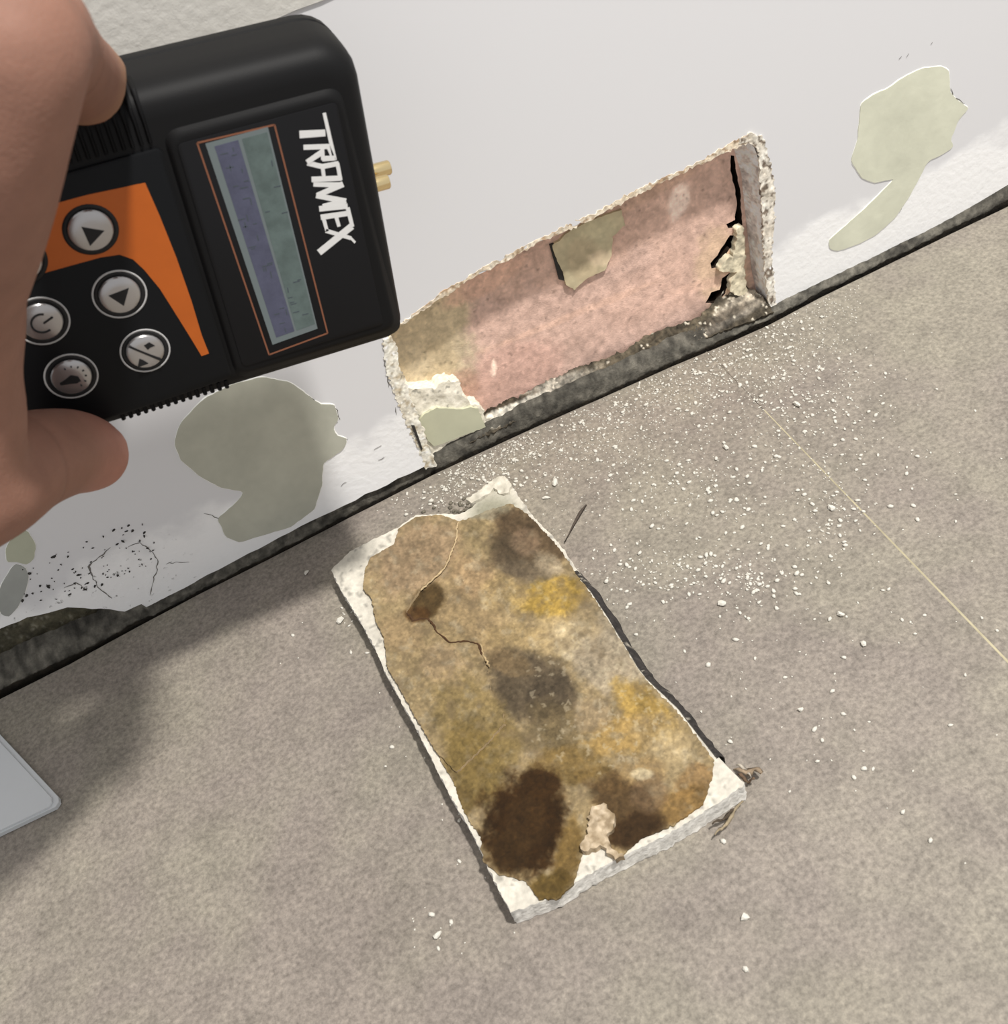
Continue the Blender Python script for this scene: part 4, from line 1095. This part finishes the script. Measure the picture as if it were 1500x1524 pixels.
fingers = {
    'index': chain([(-95, 480, -112, 14.5), (-45, 310, -124, 14.0), (-2, 160, -130, 12.6), (28, 62, -128, 12.0), (62, 66, -104, 10.4), (94, 98, -86, 9.9), (120, 118, -72, 9.8), (131, 124, -66, 9.2)]),
    'thumb': chain([(-210, 760, -118, 19), (-120, 745, -116, 16.5), (-30, 722, -110, 14.0), (35, 690, -98, 12.2), (90, 674, -86, 11.2), (124, 674, -79, 10.4), (136, 676, -77, 9.6)]),
    'middle': chain([(-150, 330, -96, 12.5), (-245, 270, -60, 11), (-200, 232, -29, 9.5), (-60, 250, -23, 8.6), (60, 290, -25, 8.0), (110, 310, -26, 7.4)]),
    'ring': chain([(-170, 420, -92, 12), (-255, 385, -58, 10.5), (-215, 362, -28, 9.2), (-80, 380, -23, 8.4), (30, 410, -25, 7.9), (80, 430, -26, 7.2)]),
    'little': chain([(-190, 520, -90, 11), (-235, 490, -58, 9.5), (-195, 480, -30, 8.2), (-100, 500, -24, 7.3), (-30, 520, -26, 6.8), (10, 530, -27, 6.2)]),
    'palm': chain([(-95, 480, -112, 15), (-170, 520, -112, 17), (-260, 560, -116, 20), (-400, 600, -128, 25), (-560, 640, -144, 27), (-760, 690, -160, 27)]),
    'palm2': chain([(-150, 330, -98, 13), (-230, 420, -106, 18), (-330, 520, -118, 23)]),
    'palm3': chain([(-190, 520, -92, 13), (-270, 580, -104, 19), (-380, 640, -120, 23)]),
    'palm4': chain([(-95, 440, -110, 14), (-170, 420, -106, 16), (-250, 470, -108, 18)]),
    'web': chain([(-95, 480, -112, 14), (-70, 560, -112, 13.5), (-60, 640, -112, 13.5), (-80, 715, -113, 14.5)]),
    'leak_fill': chain([(-150, 380, -94, 13), (-140, 470, -92, 13.5), (-130, 560, -93, 13.5), (-125, 650, -98, 13.5)]),  # unseen mass added to stop light leaking between hand and meter
    'thenar': chain([(-210, 760, -118, 19), (-290, 690, -120, 22), (-400, 640, -126, 25)]),
    'thenar2': chain([(-120, 745, -116, 15), (-140, 660, -114, 16), (-220, 640, -116, 19), (-300, 640, -118, 21)]),
}
S = np.concatenate(list(fingers.values()))
# smooth union of spheres on a voxel grid, then a remeshed skin
vox = 1.25
lo_, hi_ = (S[:, :3] - S[:, 3:]).min(0) - 3, (S[:, :3] + S[:, 3:]).max(0) + 3
dims = np.ceil((hi_ - lo_) / vox).astype(int)
field = np.full(dims, 50.0, np.float32)
acc = {}
grids = [np.arange(d) * vox + l for d, l in zip(dims, lo_)]


def seg_field(ch):
    f = np.full(dims, 50.0, np.float32)
    for x, y, z, r in ch:
        a = [np.searchsorted(g, c - r - 7) for g, c in zip(grids, (x, y, z))]; b_ = [np.searchsorted(g, c + r + 7) for g, c in zip(grids, (x, y, z))]
        sl_ = tuple(slice(i, j) for i, j in zip(a, b_))
        d = np.sqrt((grids[0][sl_[0]][:, None, None] - x) ** 2 + (grids[1][sl_[1]][None, :, None] - y) ** 2 + (grids[2][sl_[2]][None, None, :] - z) ** 2) - r
        f[sl_] = np.minimum(f[sl_], d)
    return f


def smin(a, b_, k):
    h = np.clip(.5 + .5 * (b_ - a) / k, 0, 1)
    return b_ * (1 - h) + a * h - k * h * (1 - h)


palmf = None
for nme in ('palm', 'palm2', 'palm3', 'palm4', 'leak_fill', 'web', 'thenar', 'thenar2'):
    f = seg_field(fingers[nme]); palmf = f if palmf is None else smin(palmf, f, 6.0)
hand_f = palmf
for nme in ('thumb', 'index', 'middle', 'ring', 'little'):
    hand_f = smin(hand_f, seg_field(fingers[nme]), 3.2)


def surface_nets(f):
    """dual contouring of the zero level"""
    s = f < 0
    c = [s[i:s.shape[0] - 1 + i, j:s.shape[1] - 1 + j, k:s.shape[2] - 1 + k] for i in (0, 1) for j in (0, 1) for k in (0, 1)]
    n = sum(x.astype(int) for x in c); cell = (n > 0) & (n < 8)
    ids = np.full(cell.shape, -1, int); idx = np.argwhere(cell); ids[cell] = np.arange(len(idx))
    acc_ = np.zeros((len(idx), 3)); cnt = np.zeros(len(idx))
    I = idx
    corners = [np.array((i, j, k)) for i in (0, 1) for j in (0, 1) for k in (0, 1)]
    val = lambda o: f[I[:, 0] + o[0], I[:, 1] + o[1], I[:, 2] + o[2]]
    for a in range(8):
        for b_ in range(a + 1, 8):
            if abs(corners[a] - corners[b_]).sum() != 1: continue
            va, vb = val(corners[a]), val(corners[b_]); m_ = (va < 0) != (vb < 0)
            t = np.where(m_, va / np.where(m_, va - vb, 1), 0)
            acc_[m_] += (corners[a] + (corners[b_] - corners[a]) * t[:, None])[m_]; cnt[m_] += 1
    Vv = (idx + acc_ / cnt[:, None]) * vox + lo_
    Q = []
    for ax in range(3):
        o1, o2 = [(1, 2), (2, 0), (0, 1)][ax]
        sl0 = [slice(1, -1)] * 3; 
        A = np.argwhere(np.diff(s.astype(int), axis=ax) != 0)
        A = A[(A[:, o1] > 0) & (A[:, o2] > 0) & (A[:, o1] < s.shape[o1] - 1) & (A[:, o2] < s.shape[o2] - 1)]
        sgn = s[A[:, 0], A[:, 1], A[:, 2]]
        def g(d1, d2):
            B = A.copy(); B[:, o1] -= d1; B[:, o2] -= d2; return ids[B[:, 0], B[:, 1], B[:, 2]]
        q = np.stack([g(1, 1), g(0, 1), g(0, 0), g(1, 0)], 1)
        q = np.where(sgn[:, None], q, q[:, ::-1]); Q.append(q)
    return Vv, np.concatenate(Q)


# the skin gives way where it presses on the meter
gx_ = np.stack(np.meshgrid(*grids, indexing='ij'), -1) - np.array([MO[0], 0, MO[2]])
bu, bv_, by_ = gx_ @ EU, gx_ @ EV, gx_[..., 1]
qd = np.stack([abs(bu + 34.5) - 59.5, abs(bv_ + 2.1) - 45.0, abs(by_ + 56.2) - 16.6], -1)
box = np.linalg.norm(np.maximum(qd, 0), axis=-1) + np.minimum(qd.max(-1), 0)
hand_f = np.maximum(hand_f, 1.2 - box)

HV, HQ = surface_nets(hand_f)
# relax the voxel steps
e = np.concatenate([HQ[:, [0, 1]], HQ[:, [1, 2]], HQ[:, [2, 3]], HQ[:, [3, 0]]]); e = np.concatenate([e, e[:, ::-1]])
deg = np.bincount(e[:, 0], minlength=len(HV))[:, None]
for it in range(6):
    s_ = np.stack([np.bincount(e[:, 0], weights=HV[e[:, 1], k], minlength=len(HV)) for k in range(3)], 1) / np.maximum(deg, 1)
    HV = HV * .45 + s_ * .55


def crease(V, p, d, w, depth, L):
    """a skin fold across a finger at p running along d"""
    r = V - p; a = r @ d; b_ = np.linalg.norm(r - np.outer(a, d), axis=1)
    return np.exp(-(a / w) ** 2) * np.exp(-(b_ / L) ** 4) * depth


def fdir(ch, i): 
    d = ch[min(i + 3, len(ch) - 1), :3] - ch[max(i - 3, 0), :3]; return d / np.linalg.norm(d)


hc = np.tile(lin((150, 111, 95)) * .82, (len(HV), 1))
nzv = fbm(HV[:, [0, 2]], 16, 4, 3)[:, None]; hc = hc * (1 + .22 * nzv)
tipI, tipT = fingers['index'][-1, :3], fingers['thumb'][-1, :3]
for tip_, R_, col_ in ((tipI, 15, (166, 130, 102)), (tipT, 17, (172, 122, 107))):
    t = np.clip(1.3 - np.linalg.norm(HV - tip_, axis=1) / R_, 0, .85)[:, None]; hc = hc * (1 - t) + lin(col_) * t
pinkp = W([(132, 160)], -72)[0]
t = np.clip(1.2 - np.linalg.norm(HV - pinkp, axis=1) / 5.5, 0, .75)[:, None]; hc = hc * (1 - t) + lin((168, 84, 82)) * t
for nm, fr in (('index', .50), ('index', .74), ('thumb', .55)):
    ch = fingers[nm]; i = int(fr * (len(ch) - 1)); k = crease(HV, ch[i, :3], fdir(ch, i), .8, 1, 14)[:, None]
    hc = hc * (1 - .22 * k)
    ctr = ch[i, :3]; d = HV - ctr; L = np.linalg.norm(d, axis=1)[:, None] + 1e-6
    HV = HV - d / L * .35 * k
wr_ = fingers['palm'][-1]
person = empty('person_hand', (wr_[0], wr_[1], wr_[2]), 'bare left hand gripping the black meter between thumb and curled index finger', 'hand')
mk('hand_skin', HV, HQ, M_skin, person, hc)


def nail(name, ch, side, w, L, back_):
    """nail plate lying on the skin: side = unit vector from the bone towards the nail"""
    P0 = ch[-1, :3]; d = fdir(ch, len(ch) - 3); side = side - d * (side @ d); side /= np.linalg.norm(side); x = np.cross(d, side); r = ch[-3, 3]
    V = []; T = []; nu, nv = 9, 9
    for j in range(nv):
        t = j / (nv - 1); along = -back_ + L * t
        for i in range(nu):
            a = (i / (nu - 1) - .5) * 2; wid = w * (1 - .35 * max(0, t - .6) / .4 * abs(a)) * (1 - .25 * max(0, .25 - t) / .25)
            ang_ = a * wid / r
            p_ = P0 + d * along + side * (math.cos(ang_) * (r + .25) - .9 * max(0, t - .45) ** 2 * 3) + x * math.sin(ang_) * (r + .2); V.append(p_)
    n0 = len(V); V += [v - side * .5 for v in V]
    for j in range(nv - 1):
        for i in range(nu - 1):
            b0 = j * nu + i; T.append((b0, b0 + 1, b0 + nu + 1, b0 + nu)); T.append((n0 + b0, n0 + b0 + 1, n0 + b0 + nu + 1, n0 + b0 + nu))
    rimv = [i for i in range(nu)] + [j * nu + nu - 1 for j in range(1, nv)] + [(nv - 1) * nu + i for i in range(nu - 2, -1, -1)] + [j * nu for j in range(nv - 2, 0, -1)]
    for k in range(len(rimv)): a, b_ = rimv[k], rimv[(k + 1) % len(rimv)]; T.append((a, b_, n0 + b_, n0 + a))
    return mk(name, V, T, M_nail, person)


nail('fingernail', fingers['index'], np.array([.25, -.25, 1.0]), 5.2, 11, 4)
nail('fingernail', fingers['thumb'], np.array([.0, .72, -.75]), 5.0, 9.0, 6.5)

for o in bpy.data.objects:
    if '_origin' in o: del o['_origin']
